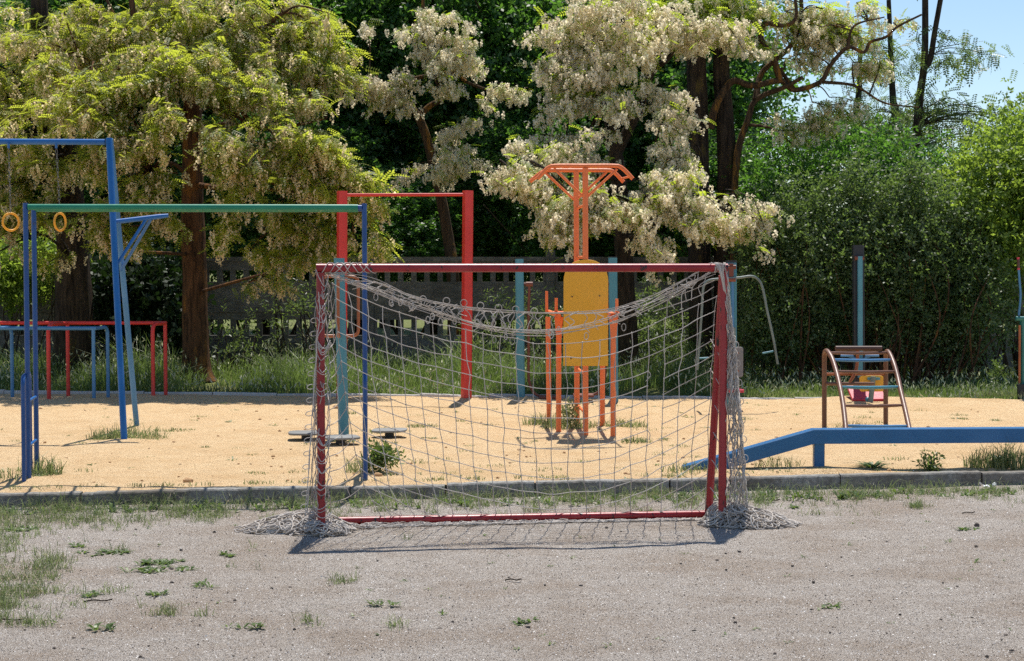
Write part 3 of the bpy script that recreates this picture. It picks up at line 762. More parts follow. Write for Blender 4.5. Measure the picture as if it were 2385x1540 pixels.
pipe('pull_up_handle', cat([z6(512, 297, oy2), z6(580, 238, oy2), z6(640, 200, oy2), z6(700, 190, oy2), z6(940, 190, oy2), z6(1220, 190, oy2), z6(1280, 198, oy2), z6(1325, 235, oy2), z6(1385, 300, oy2)], 5), .022, MAT['orange'], ost)
for a, b, Y in (((1005, 432), (735, 172), oy1), ((1050, 432), (1325, 178), oy1), ((922, 462), (655, 212), oy2), ((958, 452), (1228, 205), oy2)):
    pipe('brace', [z6(*a, Y), z6(*b, Y)], .014, MAT['orange'], ost)
for zz in (zo-.40, zo-.95, PZ+.98-.32, PZ+.25): pipe('cross_link', [Vector((o1.x-.005, oy1, zz)), Vector((o2.x+.005, oy2, zz))], .016, MAT['orange'], ost)
pipe('end_link', [z6(1445, 248, oy1), z6(1362, 268, oy2)], .012, MAT['orange'], ost); pipe('end_link', [z6(600, 250, oy1), z6(520, 290, oy2)], .012, MAT['orange'], ost)
bw = M(104, oy1-.05)/2; Yb = oy1-.036; c0_ = A(1364.4, 852.5, Yb); htb = A(1364, 604.5, Yb).z - c0_.z
ol = [(-bw*1.01, 0), (bw, 0), (bw, htb*.80)] + [(bw*math.cos(a)**.85 if a < 1.57 else 0, htb*.80 + htb*.20*math.sin(a)) for a in [k/8*1.5707 for k in range(1, 9)]]
ol += [(-x, y) for x, y in ol[-2:1:-1]]
m = MB(); m.prism(ol, c0_, (1, 0, 0), (0, 0, 1), .022, .003); brd = part('back_board', m, MAT['yellow'], ost)
for p in (z6(905, 1367, Yb-.001), z6(1160, 1360, Yb-.001), z7(895, 545, Yb-.001), z7(1160, 548, Yb-.001)): pipe('bolt', [p, p-Vector((0, .006, 0))], .008, MAT['dark'], brd, 8)
L1, L2, R1, R2 = P(1279, 986), P(1301, 1010), P(1403, 993.5), P(1428, 1016)
for p, ty in ((L1, 738), (L2, 742), (R1, 735), (R2, 745)):
    pipe('leg', [p-up*.05, Vector((p.x - (.0 if p is not L1 else .015), p.y, A(1300, ty, p.y).z))], .029, MAT['orange'], ost)
zl = A(1300, 735, L2.y).z
for a, b, sx in ((L1, L2, -1), (R1, R2, 1)):
    e0 = Vector((a.x, a.y+.1, zl)); e1 = Vector((b.x, b.y-.14, zl))
    pipe('dip_bar', [e0, e1], .024, MAT['orange'], ost)
    g = Vector((b.x+.03*sx, b.y-.10, zl)); pipe('dip_grip', [g-up*.01, g+up*.19], .017, MAT['orange'], ost)
    m = MB(); m.prism([(-.048, 0), (.048, 0), (.038, .1), (.016, .42), (-.016, .42), (-.038, .1)][::-1], b + Vector((0, -.034, 0)) + up*(zl-PZ-.015), (1, 0, 0), (0, 0, -1), .014, .002); part('gusset', m, MAT['orange'], ost)
    m = MB(); m.prism([(-.07, -.13), (.07, -.13), (.07, .13), (-.07, .13)], Vector((b.x, b.y-.0, zl+.045)), (1, 0, 0), (0, 1, 0), .02, .006); part('arm_rest', m, MAT['orange'], ost)
g = Vector((L1.x-.03, L1.y, zl)); pipe('dip_grip', [g, g+up*.24], .017, MAT['orange'], ost)
# air walker
w1, w2 = P(1213, 930), P(1430, 937)
aw = thing('air_walker', 'two teal posts with dark red swing arms and foot plates, behind the orange station', 'exercise machine', (w1+w2)/2)
for p, tx, ty in ((w1, 1209.5, 603), (w2, 1427, 600)):
    t_ = A(tx, ty, p.y); m = MB(); m.obox(p-up*.05, t_, .112, .112, (0, 1, 0), .014); po = part('post', m, MAT['teal'], aw)
    m = MB(); m.obox(t_-up*.001, t_+up*.012, .116, .116, (0, 1, 0), .01); part('post_cap', m, MAT['dark'], po)
za_ = A(1233, 661, w1.y).z
for p, sx, xs_, pl0, pl1 in ((w1, 1, [(1233, 662), (1231, 720), (1231, 890), (1244, 918), (1264, 925)], 1255, 1295), (w2, -1, [(1409, 662), (1410, 720), (1410, 880), (1396, 914), (1378, 921)], 1335, 1382)):
    Y = p.y - .02
    ar = pipe('swing_arm', rnd([A(x, y, Y) for x, y in xs_] + [A((pl0+pl1)/2, xs_[-1][1]+1, Y)], .15), .019, MAT['rust'], aw)
    m = MB(); c = A(xs_[0][0], 662, Y); m.tube([c - Vector((.045, 0, 0)), c + Vector((.045, 0, 0))], .032, 12); m.tube([c, Vector((p.x, p.y, c.z))], .02, 10); part('pivot', m, MAT['rust'], ar)
    m = MB(); yy = xs_[-1][1]-3; a = A(pl0, yy, Y); b = A(pl1, yy, Y); c = (a+b)/2; w = (b.x-a.x)/2
    m.prism([(-w, -.16), (w, -.16), (w, .16), (-w, .16)], c, (1, 0, 0), (0, 1, 0), .03, .006); part('foot_plate', m, MAT['rust'], ar)
# pull-down machine behind the right goal post
lp = P(1704, 953); Yl = lp.y
lm = thing('pull_down_machine', 'teal machine with a worn bent pull-down bar and mauve seat back, right of goal', 'exercise machine', lp)
m = MB(); m.obox(lp-up*.05, A(1703, 612, Yl), .125, .10, (0, 1, 0), .012); part('post', m, MAT['teal'], lm)
m = MB(); m.obox(A(1703, 611.9, Yl), A(1703, 607, Yl), .13, .105, (0, 1, 0), .012); part('post_cap', m, MAT['dark'], lm)
m = MB(); m.tube([A(1703, 614, Yl-.09), A(1703, 655, Yl-.09)], .03, 10); m.tube([A(1692, 622, Yl-.10), A(1714, 622, Yl-.10)], .026, 10); m.tube([A(1693, 651, Yl-.11), A(1713, 651, Yl-.11)], .030, 10)
m.obox(A(1703, 632, Yl-.04), A(1703, 632, Yl-.12), .06, .12); part('pivot', m, MAT['rust'], lm)
pipe('pull_bar', cat([A(x, y, Yl-.12) for x, y in ((1624, 862), (1629, 800), (1634, 732), (1637, 680), (1641, 663), (1652, 653), (1680, 649.5), (1721, 647), (1748, 643.5), (1762, 648), (1773, 662), (1780, 688), (1786.4, 722), (1801.4, 790), (1811.4, 848.5))], 5), .0155, MAT['worn'], lm)
for a, b in (((1776, 823), (1801, 818)), ((1629, 835), (1650, 833.5))): pipe('hand_grip', [A(*a, Yl-.12), A(*b, Yl-.12)], .011, MAT['teal'], lm)
pipe('link_rod', [A(1706, 655, Yl-.10), A(1707, 763, Yl-.10)], .017, MAT['blue2'], lm); pipe('link_sleeve', [A(1707, 763, Yl-.10), A(1708, 812, Yl-.10)], .034, MAT['worn'], lm)
def rrect(w, h, r, n=4):
    out = []
    for sx, sy, a0 in ((1, 1, 0), (-1, 1, 90), (-1, -1, 180), (1, -1, 270)):
        for k in range(n+1):
            a = math.radians(a0 + 90*k/n); out.append((sx*(w-r) + r*math.cos(a), sy*(h-r) + r*math.sin(a)))
    return out
m = MB(); c = A(1710, 843.5, Yl-.14); m.prism(rrect(M(21, Yl), M(35, Yl), .03), c, (1, 0, 0), (0, 0, 1), .025); bb = part('seat_back', m, MAT['mauve'], lm)
for y in (823, 864): q = A(1719, y, Yl-.141); pipe('bolt', [q, q-Vector((0, .006, 0))], .011, MAT['copper'], bb, 8)
m = MB(); m.prism(rrect(M(19, Yl), .16, .04), A(1711, 906, Yl-.28), (1, 0, 0), (0, 1, .0), .035); part('seat', m, MAT['pink'], lm)
pipe('seat_post', [A(1712, 908, Yl-.28) - up*.03, Vector((A(1712, 908, Yl-.28).x, Yl-.28, PZ-.04))], .035, MAT['teal'], lm)
# leg press by the hedge
lg = P(2012, 934); Yg = lg.y
lgm = thing('leg_press_machine', 'dark post machine with light blue lever, red seat and yellow board, behind brown arch', 'exercise machine', lg)
m = MB(); m.obox(lg-up*.05 + Vector((-.05, .05, 0)), A(1998, 571, Yg+.05), .14, .13, (0, 1, 0), .01); part('post', m, MAT['dark'], lgm)
m = MB(); m.obox(A(2003.5, 880, Yg-.06), A(2003, 597, Yg-.06), .062, .05, (0, 1, 0), .006); lv = part('lever', m, MAT['teal'], lgm)
m = MB(); m.tube([A(1991, 601, Yg-.05), A(2012, 601, Yg-.05)], .03, 10); part('pivot', m, MAT['rust'], lv)
for a, b in ((1958, 1988), (2015, 2047)): pipe('hand_grip', [A(a, 829, Yg-.3), A(b, 829, Yg-.3)], .016, MAT['blue2'], lgm)
pipe('grip_stem', [A(1973, 829, Yg-.3), A(2001, 838, Yg-.09)], .012, MAT['blue2'], lgm); pipe('grip_stem', [A(2031, 829, Yg-.3), A(2006, 838, Yg-.09)], .012, MAT['blue2'], lgm)
c = A(2017, 912, Yg-.25); w = M(40, Yg)
m = MB(); m.prism([(-w, .22), (-w*.92, -.2), (w, -.2), (w*.95, .22)], c, (1, 0, .03), (0, .86, .42), .04, .008); part('seat', m, MAT['pink'], lgm)
c = A(2030.5, 893.5, Yg-.62); m = MB(); m.prism(rrect(M(28, Yg-.6), M(18.5, Yg-.6), .03), c, (1, 0, 0), (0, .15, 1), .022); fb = part('foot_board', m, MAT['yellow'], lgm)
m = MB(); m.obox(c + Vector((-.06, -.012, .062)), c + Vector((.1, -.012, .062)), .02, .03); part('bracket', m, MAT['teal'], fb)
pipe('foot_lever', [A(2034, 877, Yg-.66), A(2027.5, 937, Yg-.66)], .033, MAT['worn'], lgm)
part('end_cap', one(lambda m: m.ball(A(2021, 931, Yg-.6), .035)), MAT['teal'], lgm)
pipe('seat_frame', [P(2010, 936) + Vector((0, .02, 0)), A(2012, 914, Yg-.2)], .06, MAT['dark'], lgm)
# arch climber
ca_, cb_ = P(1920, 996), P(2063, 989)
cl = thing('arch_climber', 'brown curved ladder with brown and blue rungs and a padded roller, right of the goal', 'climbing frame', (ca_+cb_)/2)
LP = [(1920, 996, 0), (1920, 900, 0), (1920, 840, -.02), (1921, 822, -.06), (1925, 817.5, -.14), (1931, 823, -.24), (1939, 838, -.36), (1949, 870, -.58), (1957, 905, -.80), (1964, 945, -1.04), (1970, 1000, -1.36), (1972, 1031, -1.52)]
RPp = [(2063, 989, 0), (2063, 900, 0), (2063, 840, -.02), (2063.5, 824, -.06), (2067, 818.5, -.14), (2074, 828, -.26), (2083, 851, -.44), (2091, 880, -.62), (2097, 908, -.80), (2107, 950, -1.06), (2118, 1000, -1.38), (2123, 1031, -1.56)]
def side(T, y0): return [A(x, y, y0 + d) for x, y, d in T]
sl, sr_ = side(LP, ca_.y), side(RPp, cb_.y)
sl[0] -= up*.05; sr_[0] -= up*.05
for q in (sl, sr_): part('side_rail', one(lambda m: m.tube(cat(q, 5), .027, 14)), MAT['brown'], cl)
def at_y(pts, y):
    best = None
    for a, b in zip(pts[4:], pts[5:]):
        for k in range(21):
            q = a.lerp(b, k/20); v = q - Vector((0, 0, CH)); yy = CY - F*((v.y*ST + v.z*CT)/(v.y*CT - v.z*ST))
            if best is None or abs(yy-y) < best[0]: best = (abs(yy-y), q)
    return best[1]
for y, mt in ((821.5, 'brown'), (838, 'blue2'), (865, 'brown'), (901, 'teal'), (944, 'brown'), (993, 'blue2')):
    a, b = at_y(sl, y), at_y(sr_, y); d = (b-a).normalized()
    m = MB(); n = 9; pp = [a.lerp(b, k/(n-1)) - up*.008*math.sin(math.pi*k/(n-1)) for k in range(n)]
    m.tube(pp, [.012, .017, .018, .018, .018, .018, .018, .017, .012], 10); part('rung', m, MAT[mt], cl)
pipe('rear_bar', [A(1922, 871.5, ca_.y), A(2063, 871.5, cb_.y)], .016, MAT['copper'], cl)
pipe('low_bar', [A(1922, 894, ca_.y-.02), A(2035, 894, ca_.y+.18)], .02, MAT['brown'], cl)
pipe('roller_stem', rnd([A(1998, 815, ca_.y+.12), A(1996, 862, ca_.y+.12), A(1978, 893, ca_.y+.08)], .1), .018, MAT['copper'], cl)
pipe('roller', [A(1946, 811.5, ca_.y+.1), A(2053.5, 811.5, ca_.y+.14)], .028, MAT['dkbrown'], cl, 14)
m = MB(); m.obox(A(1978, 1032, sl[-1].y-.05), A(2166, 1032, sr_[-1].y+.02), .08, .04, ch=.004); part('base_plank', m, MAT['brown'], cl)
# balance beam
bp_ = P(1906.5, 1092); Yb2 = bp_.y
bb_ = thing('balance_beam', 'long blue balance beam with a ramp end on a square post, near the kerb', 'balance beam', bp_)
e0, e1, e2 = A(1892.7, 1015.5, Yb2), A(2385, 1012.5, Yb2+.05), A(1590, 1102, Yb2-.02)
far = e0 + (e1-e0)*1.75; hb = M(34, Yb2); wb = .14
m = MB()
pr = []
d1 = Vector((e0.x-e2.x, 0, e0.z-e2.z)).normalized()
for c_, k in ((e2, 0), (e0, 1), (far, 2)):
    for yy, zz in ((-wb/2, -hb/2), (-wb/2, hb/2-.006), (-wb/2+.006, hb/2), (wb/2-.006, hb/2), (wb/2, hb/2-.006), (wb/2, -hb/2)):
        pr.append(c_ + Vector((0, yy, zz*(1.03 if k < 1 else 1))))
fs = []
for i in range(2):
    for k in range(6): fs.append((i*6+k, i*6+(k+1) % 6, (i+1)*6+(k+1) % 6, (i+1)*6+k))
fs += [(5, 4, 3, 2, 1, 0), (12, 13, 14, 15, 16, 17)]
m.add(pr, fs); part('beam', m, MAT['beam_blue'], bb_)
for q in (bp_, bp_ + (far-e0)*.92*Vector((1, 1, 0)).x if False else bp_ + Vector((3.3, .3, 0))):
    m = MB(); m.obox(Vector((q.x, q.y, PZ-.06)), Vector((q.x, q.y, e0.z-hb/2+.001)), .094, .094, (0, 1, 0), .008); part('post', m, MAT['beam_blue'], bb_)
# station at the right edge
rs = P(2386, 932); Yr = rs.y
rsm = thing('lever_machine', 'green post machine with an upright red-gripped lever, cut by the right edge', 'exercise machine', rs)
m = MB(); m.obox(rs-up*.05, A(2386, 742, Yr), .10, .10, (0, 1, 0), .01); part('post', m, MAT['greentl'], rsm)
pipe('top_sleeve', [A(2366, 742, Yr-.06), A(2410, 742, Yr-.06)], .03, MAT['greentl'], rsm)
pipe('side_strip', [A(2375, 758, Yr-.05), A(2374.5, 893, Yr-.05)], .016, MAT['copper'], rsm)
pipe('lever', cat([A(2373, 735, Yr-.06), A(2377, 690, Yr-.06), A(2375, 660, Yr-.06), A(2372.5, 626, Yr-.06)], 5), .014, MAT['blue2'], rsm)
gp = pipe('grip', [A(2372.5, 627, Yr-.06), A(2371.5, 601, Yr-.06)], .017, MAT['dkbrown'], rsm)
m = MB(); pipe('grip_ring', [A(2372.5, 628.5, Yr-.06), A(2372.4, 624.5, Yr-.06)], .019, MAT['pink'], gp, 10); pipe('grip_ring', [A(2371.5, 604, Yr-.06), A(2371.4, 599.5, Yr-.06)], .019, MAT['pink'], gp, 10)
m = MB(); m.obox(A(2384, 931, Yr-.1), A(2384, 895, Yr-.1), .16, .06, (0, 1, 0), .006); part('foot_box', m, MAT['dark'], rsm)
# ================================================================== CONCRETE FENCE
YW = 29.6
fence = thing('concrete_fence', 'old grey precast concrete fence with rows of square openings, behind the grass', 'fence', (0, YW, 0))
def panel(x0, x1):
    m = MB(); t = .05
    m.box((x0, YW-t, .0), (x1, YW+t, .66)); m.box((x0, YW-t, .93), (x1, YW+t, 1.58)); m.box((x0, YW-t, 1.78), (x1, YW+t, 2.0))
    m.box((x0, YW-t-.015, 1.06), (x1, YW-t+.001, 1.11)); m.box((x0, YW-t-.015, 1.94), (x1, YW-t+.001, 2.012))
    n = 13; p = (x1-x0)/n
    for z0, z1 in ((.66, .93), (1.58, 1.78)):
        for k in range(n+1):
            c = x0 + k*p; a = max(x0, c-.045); b = min(x1, c+.045); m.box((a, YW-t+.006, z0), (b, YW+t-.006, z1))
    return m
xp = A(1282, 600, YW).x; pitch = M(421, YW)
for k in range(-5, 6):
    x = xp + k*pitch
    part('panel', panel(x+.082, x+pitch-.082), MAT['wall'], fence)
    m = MB(); m.obox(Vector((x, YW, -.1)), Vector((x, YW, 2.13+R0.gauss(0, .01))), .16, .18, (0, 1, 0), .015); part('post', m, MAT['wall'], fence)
# ================================================================== TREES
def tree(name, label, base, group=None): return thing(name, label, 'tree', base, group)
CLEAR = [(1608, 130, 1715, 460, .8), (408, 215, 488, 330, .55), (412, 330, 492, 580, .8), (1600, 90, 1725, 440, .75), (1590, 540, 1730, 720, .9), (1405, 250, 1480, 380, .88), (1415, 380, 1490, 600, .6), (1465, 190, 1530, 330, .6), (960, 30, 1010, 130, .5), (935, 200, 1035, 300, .6), (1010, 400, 1060, 600, .8), (1690, 165, 1950, 215, .8), (1780, 60, 1830, 190, .6), (80, 250, 180, 330, .5), (115, 450, 230, 700, .7)]
def pix(p):
    yy = p[1]*CT - (p[2]-CH)*ST; return CX + F*p[0]/yy, CY - F*(p[1]*ST + (p[2]-CH)*CT)/yy
def cleared(p):
    x, y = pix(p)
    return any(a < x < c and b < y < d and rng.random() < q for a, b, c, d, q in CLEAR)
def acacia(label, base, stems, blobs, nsp, per, rac, leaf, blos, bark, TR=None, L=.7, name='acacia_tree', rs=(.75, 1.25), ch=.72, fwd=.6, thin=.55):
    """sprays: drooping twigs set with pinnate leaves above and hanging racemes below; gaps stay open between them"""
    t = tree(name, label, base); mb = MB(); anchors = []
    for pts, r0, r1, fl in stems:
        if fl: flared(pts[0], pts[1:], r0, r1, mb)
        else: limb(mb, pts, r0, r1, 8, .0)
        anchors += cat(pts, 4)[3:]
    c = in_blobs([(b[0], b[1], b[2], b[3], b[4], b[5]*thin) + tuple(b[6:]) for b in blobs], nsp); m = 9; P_, YW_ = [], []
    cz = c[:, 2].max()
    for i in range(len(c)):
        y1 = c[i, 1] - fwd*(cz - c[i, 2]); y1 = max(y1, 24.0); k = y1/c[i, 1]
        c[i] = np.array([0, 0, CH]) + (c[i] - np.array([0, 0, CH]))*k
    axp = np.array(base); AN = np.array(anchors)
    for q in c:
        if cleared(q): continue
        d = np.array([q[0]-axp[0], q[1]-axp[1], 0.]); d = d/(np.linalg.norm(d)+1e-6) + rng.normal(0, .55, 3)*np.array([1, 1, .5]); d[2] += .12; d /= np.linalg.norm(d)
        l = L*rng.uniform(.6, 1.35); tt_ = np.linspace(-.5, .5, m)[:, None]
        p = q + d*l*tt_ - np.array([0, 0, 1.])*l*.35*(tt_+.5)**2
        P_.append(p); YW_.append(math.atan2(d[1], d[0]))
        st_ = p[0]; j = np.argmin(np.linalg.norm(AN-st_, axis=1) + np.maximum(0, AN[:, 2]-st_[2])*1.2)
        mb.tube([Vector(x) for x in p[::2]], [.010, .009, .007, .006, .004], 4)
        if np.linalg.norm(AN[j]-st_) < 3.2 and rng.random() < ch:
            bb_ = bent(anchors[j], Vector(st_), .1, 4); k = len(bb_); r_ = min(.03, .010 + .008*np.linalg.norm(AN[j]-st_)); mb.tube(bb_, [lerp(r_, .009, i/(k-1)) for i in range(k)], 5)
    part('trunk', mb, bark, t)
    Pa = np.concatenate(P_); yw = np.repeat(np.array(YW_), m)
    n = len(Pa)*per; ix = np.repeat(np.arange(len(Pa)), per)
    yaw = yw[ix] + rng.choice([-1, 1], n)*rng.uniform(.2, 1.5, n)
    pos = Pa[ix] + rng.normal(0, .055, (n, 3))
    fol('crown', place(T_PIN, pos, rots(n, (.28, .38), (0, .45), yaw), rng.uniform(.75, 1.25, n)), leaf, t)
    if rac:
        out = []
        for T in (TR or T_RAC):
            n = max(1, int(len(Pa)*rac/3)); ix = rng.integers(0, len(Pa), n)
            pos = Pa[ix] + rng.normal(0, 1, (n, 3))*np.array([.085, .085, .05]) - np.array([0, 0, .03])
            out.append(place(T, pos, rots(n, (0, .2), (0, .2)), rng.uniform(rs[0], rs[1], n)))
        fol('blossoms', np.concatenate(out), blos, t)
    return t
# left acacia
Y = 26.6; b0 = G(456, 888.7, .08)
st = [([b0, A(455, 800, Y), A(452, 640, Y), A(448, 450, Y), A(448, 300, Y), A(449, 200, Y), A(455, 100, Y), A(450, -60, Y)], .215, .10, 1.5),
      ([A(440, 290, Y), A(400, 245, Y-.2), A(345, 190, Y-.4), A(318, 90, Y-.5), A(300, -60, Y-.5)], .10, .04, 0), ([A(345, 190, Y-.4), A(280, 178, Y-.7), A(210, 165, Y-.9)], .045, .02, 0),
      ([A(340, 180, Y-.4), A(290, 90, Y-.3), A(240, -20, Y-.2)], .05, .02, 0), ([A(455, 330, Y), A(520, 290, Y-.5), A(640, 300, Y-1.0), A(760, 275, Y-1.1)], .06, .02, 0),
      ([A(452, 210, Y), A(540, 120, Y-.3), A(660, 30, Y-.6)], .07, .03, 0), ([A(450, 430, Y), A(540, 440, Y-.8), A(700, 445, Y-1.4), A(850, 470, Y-1.5)], .05, .015, 0),
      ([A(448, 420, Y), A(400, 380, Y-.7), A(350, 400, Y-1.2)], .045, .015, 0)]
bl = [(470, 60, Y, 340, 110, 1.8, 1.2), (560, 190, Y-.4, 280, 110, 1.6), (300, 170, Y-.6, 210, 100, 1.3), (640, 330, Y-.8, 210, 70, 1.3), (330, 330, Y-.7, 190, 90, 1.3), (740, 470, Y-1.3, 150, 70, .8, 1.1), (590, 500, Y-1.0, 120, 60, .9, .7),
      (330, 470, Y-.9, 130, 75, 1.0, .9), (210, 520, Y-.6, 90, 60, .9), (230, 230, Y-.8, 170, 70, 1.0), (720, 90, Y-.3, 120, 100, 1.2), (610, 610, Y-.9, 80, 45, .5, 1.0), (280, 560, Y-.9, 90, 40, .5, 1.0), (800, 420, Y-1.2, 80, 50, .6, 1.0), (380, 250, Y-1., 60, 40, .4), (700, 560, Y-1.0, 90, 40, .5, 1.0), (480, 400, Y-1.0, 150, 70, .6, .4), (130, 60, Y-.2, 170, 80, 1.2), (850, 560, Y-1.2, 60, 40, .5, .6)]
acacia('big acacia with reddish trunk and tan hanging blossom, left of the goal', b0, st, bl, 300, 4, 2.0, MAT['leaf_a'], MAT['blos_a'], MAT['bark'], fwd=.85, thin=.3)
# far-left old trunk with two stems
Y = 27.6; b0 = G(172, 875, .08)
st = [([b0, A(172, 790, Y), A(170, 640, Y), A(160, 520, Y), A(118, 380, Y), A(98, 250, Y), A(90, -40, Y)], .34, .13, 1.3), ([A(172, 560, Y), A(165, 400, Y), A(152, 260, Y), A(160, 60, Y)], .22, .12, 0)]
bl = [(60, 330, Y-.5, 150, 200, 1.5), (20, 120, Y, 170, 140, 1.8), (180, 100, Y+.5, 130, 120, 1.5), (60, 540, Y-.6, 130, 70, 1.0), (-120, 300, Y, 150, 250, 1.8)]
acacia('old dark acacia with a thick forked trunk at the far left, behind the blue frame', b0, st, bl, 190, 3, 1.3, MAT['leaf_a'], MAT['blos_a'], MAT['darkbark'])
# middle crooked acacia behind the fence
Y = 31.0; b0 = G(1062, 840, .08)
st = [([b0, A(1055, 640, Y), A(1045, 562, Y), A(1025, 450, Y), A(1012, 394, Y), A(995, 326, Y), A(975, 272, Y)], .115, .075, 1.2), ([A(975, 272, Y), A(955, 240, Y), A(940, 213, Y), A(958, 187, Y), A(1008, 175, Y), A(1055, 170, Y), A(1095, 195, Y-.2), A(1180, 225, Y-.3)], .06, .025, 0),
      ([A(975, 272, Y), A(1000, 248, Y), A(1029, 224, Y), A(1008, 161, Y), A(989, 94, Y), A(986, 50, Y), A(985, -50, Y)], .062, .03, 0), ([A(1015, 394, Y), A(1040, 360, Y), A(1055, 352, Y), A(1052, 420, Y)], .05, .02, 0), ([A(940, 213, Y), A(920, 200, Y), A(860, 190, Y-.2)], .03, .012, 0)]
bl = [(995, 55, Y-.3, 110, 60, .8, 1.2), (900, 205, Y-.3, 95, 35, .6, 1.2), (1080, 120, Y-.3, 80, 45, .7), (1000, 170, Y-.4, 90, 50, .6), (1170, 215, Y-.4, 60, 35, .5), (1060, 320, Y-.3, 60, 60, .6), (985, 385, Y-.3, 60, 35, .5), (960, 270, Y-.3, 50, 30, .4, .8), (1070, 370, Y-.5, 70, 40, .5), (880, 60, Y, 45, 30, .4, .7)]
acacia('slender crooked acacia with a forked trunk and creamy blossom, behind the pull-up bar', b0, st, bl, 66, 1, 3.8, MAT['leaf_b'], MAT['blos_b'], MAT['lichen'], T_PUF, .5, fwd=.2)
# right-centre acacia
Y = 27.0; b0 = G(1463, 881, .08)
st = [([b0, A(1461, 760, Y), A(1455, 620, Y), A(1446, 480, Y), A(1436, 375, Y), A(1424, 290, Y), A(1408, 225, Y), A(1402, 120, Y), A(1395, -60, Y)], .17, .06, 1.4), ([A(1438, 350, Y), A(1470, 290, Y-.2), A(1498, 232, Y-.3), A(1518, 169, Y-.3), A(1560, 130, Y-.4), A(1600, 40, Y-.5)], .10, .03, 0),
      ([A(1420, 280, Y), A(1390, 240, Y-.2), A(1350, 200, Y-.4), A(1310, 160, Y-.6)], .045, .012, 0), ([A(1440, 420, Y), A(1370, 400, Y-.6), A(1250, 380, Y-1.0), A(1180, 400, Y-1.2)], .045, .012, 0), ([A(1450, 560, Y), A(1520, 530, Y-.6), A(1560, 505, Y-.8), A(1660, 475, Y-1.0)], .03, .01, 0)]
bl = [(1410, 60, Y-.4, 170, 110, 1.4, 1.3), (1560, 60, Y-.3, 120, 80, 1.1, 1.2), (1440, 210, Y-.7, 150, 80, .9, 1.0), (1330, 170, Y-.4, 70, 90, .8), (1330, 330, Y-.8, 130, 60, .9, 1.2), (1230, 390, Y-1.1, 90, 45, .6), (1590, 300, Y-.8, 80, 80, .8, 1.1), (1300, 500, Y-1.2, 110, 60, .7, 1.2), (1390, 450, Y-1.3, 90, 70, .5), (1560, 440, Y-1.0, 120, 70, .8, 1.1), (1500, 560, Y-1.0, 90, 40, .5), (1700, 490, Y-1.0, 110, 45, .6), (1260, 450, Y-1., 80, 40, .5), (1690, 70, Y-.3, 60, 40, .6, .8)]
acacia('acacia covered in cream blossom, standing behind the yellow back board', b0, st, bl, 235, 1, 3.7, MAT['leaf_b'], MAT['blos_b'], MAT['darkbark'], T_PUF, .6, fwd=.5)
# double trunk with lichen limbs
Y = 28.2; b0 = G(1655, 873, .08)
st = [([G(1640, 873, .08), A(1634, 760, Y), A(1630, 600, Y), A(1628, 420, Y), A(1626, 260, Y), A(1622, 130, Y), A(1618, -40, Y)], .20, .15, 1.3), ([G(1690, 873, .08), A(1690, 740, Y), A(1688, 560, Y), A(1694, 400, Y), A(1688, 270, Y), A(1680, 130, Y), A(1690, -60, Y)], .19, .12, 1.3)]
bl = [(1640, 0, Y, 140, 90, 1.2), (1650, 280, Y-.3, 60, 80, .5, .5), (1700, 520, Y-.4, 60, 40, .5, .5)]
acacia('pair of thick old trunks growing together with deep bark, right of centre', b0, st, bl, 44, 3, 1.2, MAT['leaf_b'], MAT['blos_b'], MAT['darkbark'], T_PUF, fwd=.2)
Y = 27.9; b0 = G(1722, 874, .08)
st = [([b0, A(1716, 700, Y), A(1708, 520, Y), A(1718, 360, Y), A(1742, 280, Y), A(1762, 232, Y), A(1828, 203, Y-.2), A(1870, 180, Y-.2)], .075, .03, 1.2),
      ([A(1655, 300, Y), A(1662, 262, Y), A(1680, 222, Y), A(1708, 189, Y), A(1753, 200, Y-.1), A(1817, 188, Y-.1), A(1850, 210, Y-.1), A(1911, 191, Y-.2), A(1933, 154, Y-.2), A(1974, 111, Y-.3), A(2012, 122, Y-.3), A(2028, 98, Y-.3), A(2064, 86, Y-.4), A(2091, 62, Y-.4), A(2147, 34, Y-.5)], .07, .016, 0),
      ([A(1817, 188, Y-.1), A(1802, 139, Y-.1), A(1772, 90, Y-.2), A(1783, 56, Y-.2), A(1828, 60, Y-.2), A(1854, 40, Y-.2), A(1850, -20, Y-.2)], .06, .025, 0), ([A(1760, 232, Y), A(1776, 168, Y+.2), A(1843, 105, Y+.2), A(1866, 30, Y+.2), A(1860, -60, Y+.2)], .055, .03, 0),
      ([A(1850, 210, Y-.1), A(1820, 165, Y), A(1826, 160, Y)], .04, .02, 0), ([A(1911, 191, Y-.2), A(1990, 200, Y-.1), A(2060, 240, Y), A(2140, 250, Y)], .03, .01, 0), ([A(1974, 111, Y-.3), A(1990, 60, Y-.3), A(2060, 40, Y-.3)], .03, .01, 0), ([A(1735, 290, Y), A(1800, 300, Y), A(1850, 340, Y)], .03, .01, 0)]
bl = [(1860, 40, Y+.2, 90, 50, .6, 1.0), (1960, 60, Y+.2, 110, 40, .6, 1.1), (2060, 20, Y-.1, 90, 35, .5), (1900, 130, Y+.3, 60, 30, .4, .8), (2010, 150, Y+.2, 70, 25, .4, .6), (1760, 60, Y-.2, 60, 60, .5), (1960, 230, Y, 60, 25, .4, .4), (1880, 285, Y, 70, 35, .5, .5)]
acacia('acacia with crooked orange-lichened limbs reaching right across the blue sky', b0, st, bl, 64, 2, 2.5, MAT['leaf_b'], MAT['blos_b'], MAT['lichen'], T_PUF, .5, fwd=.1)
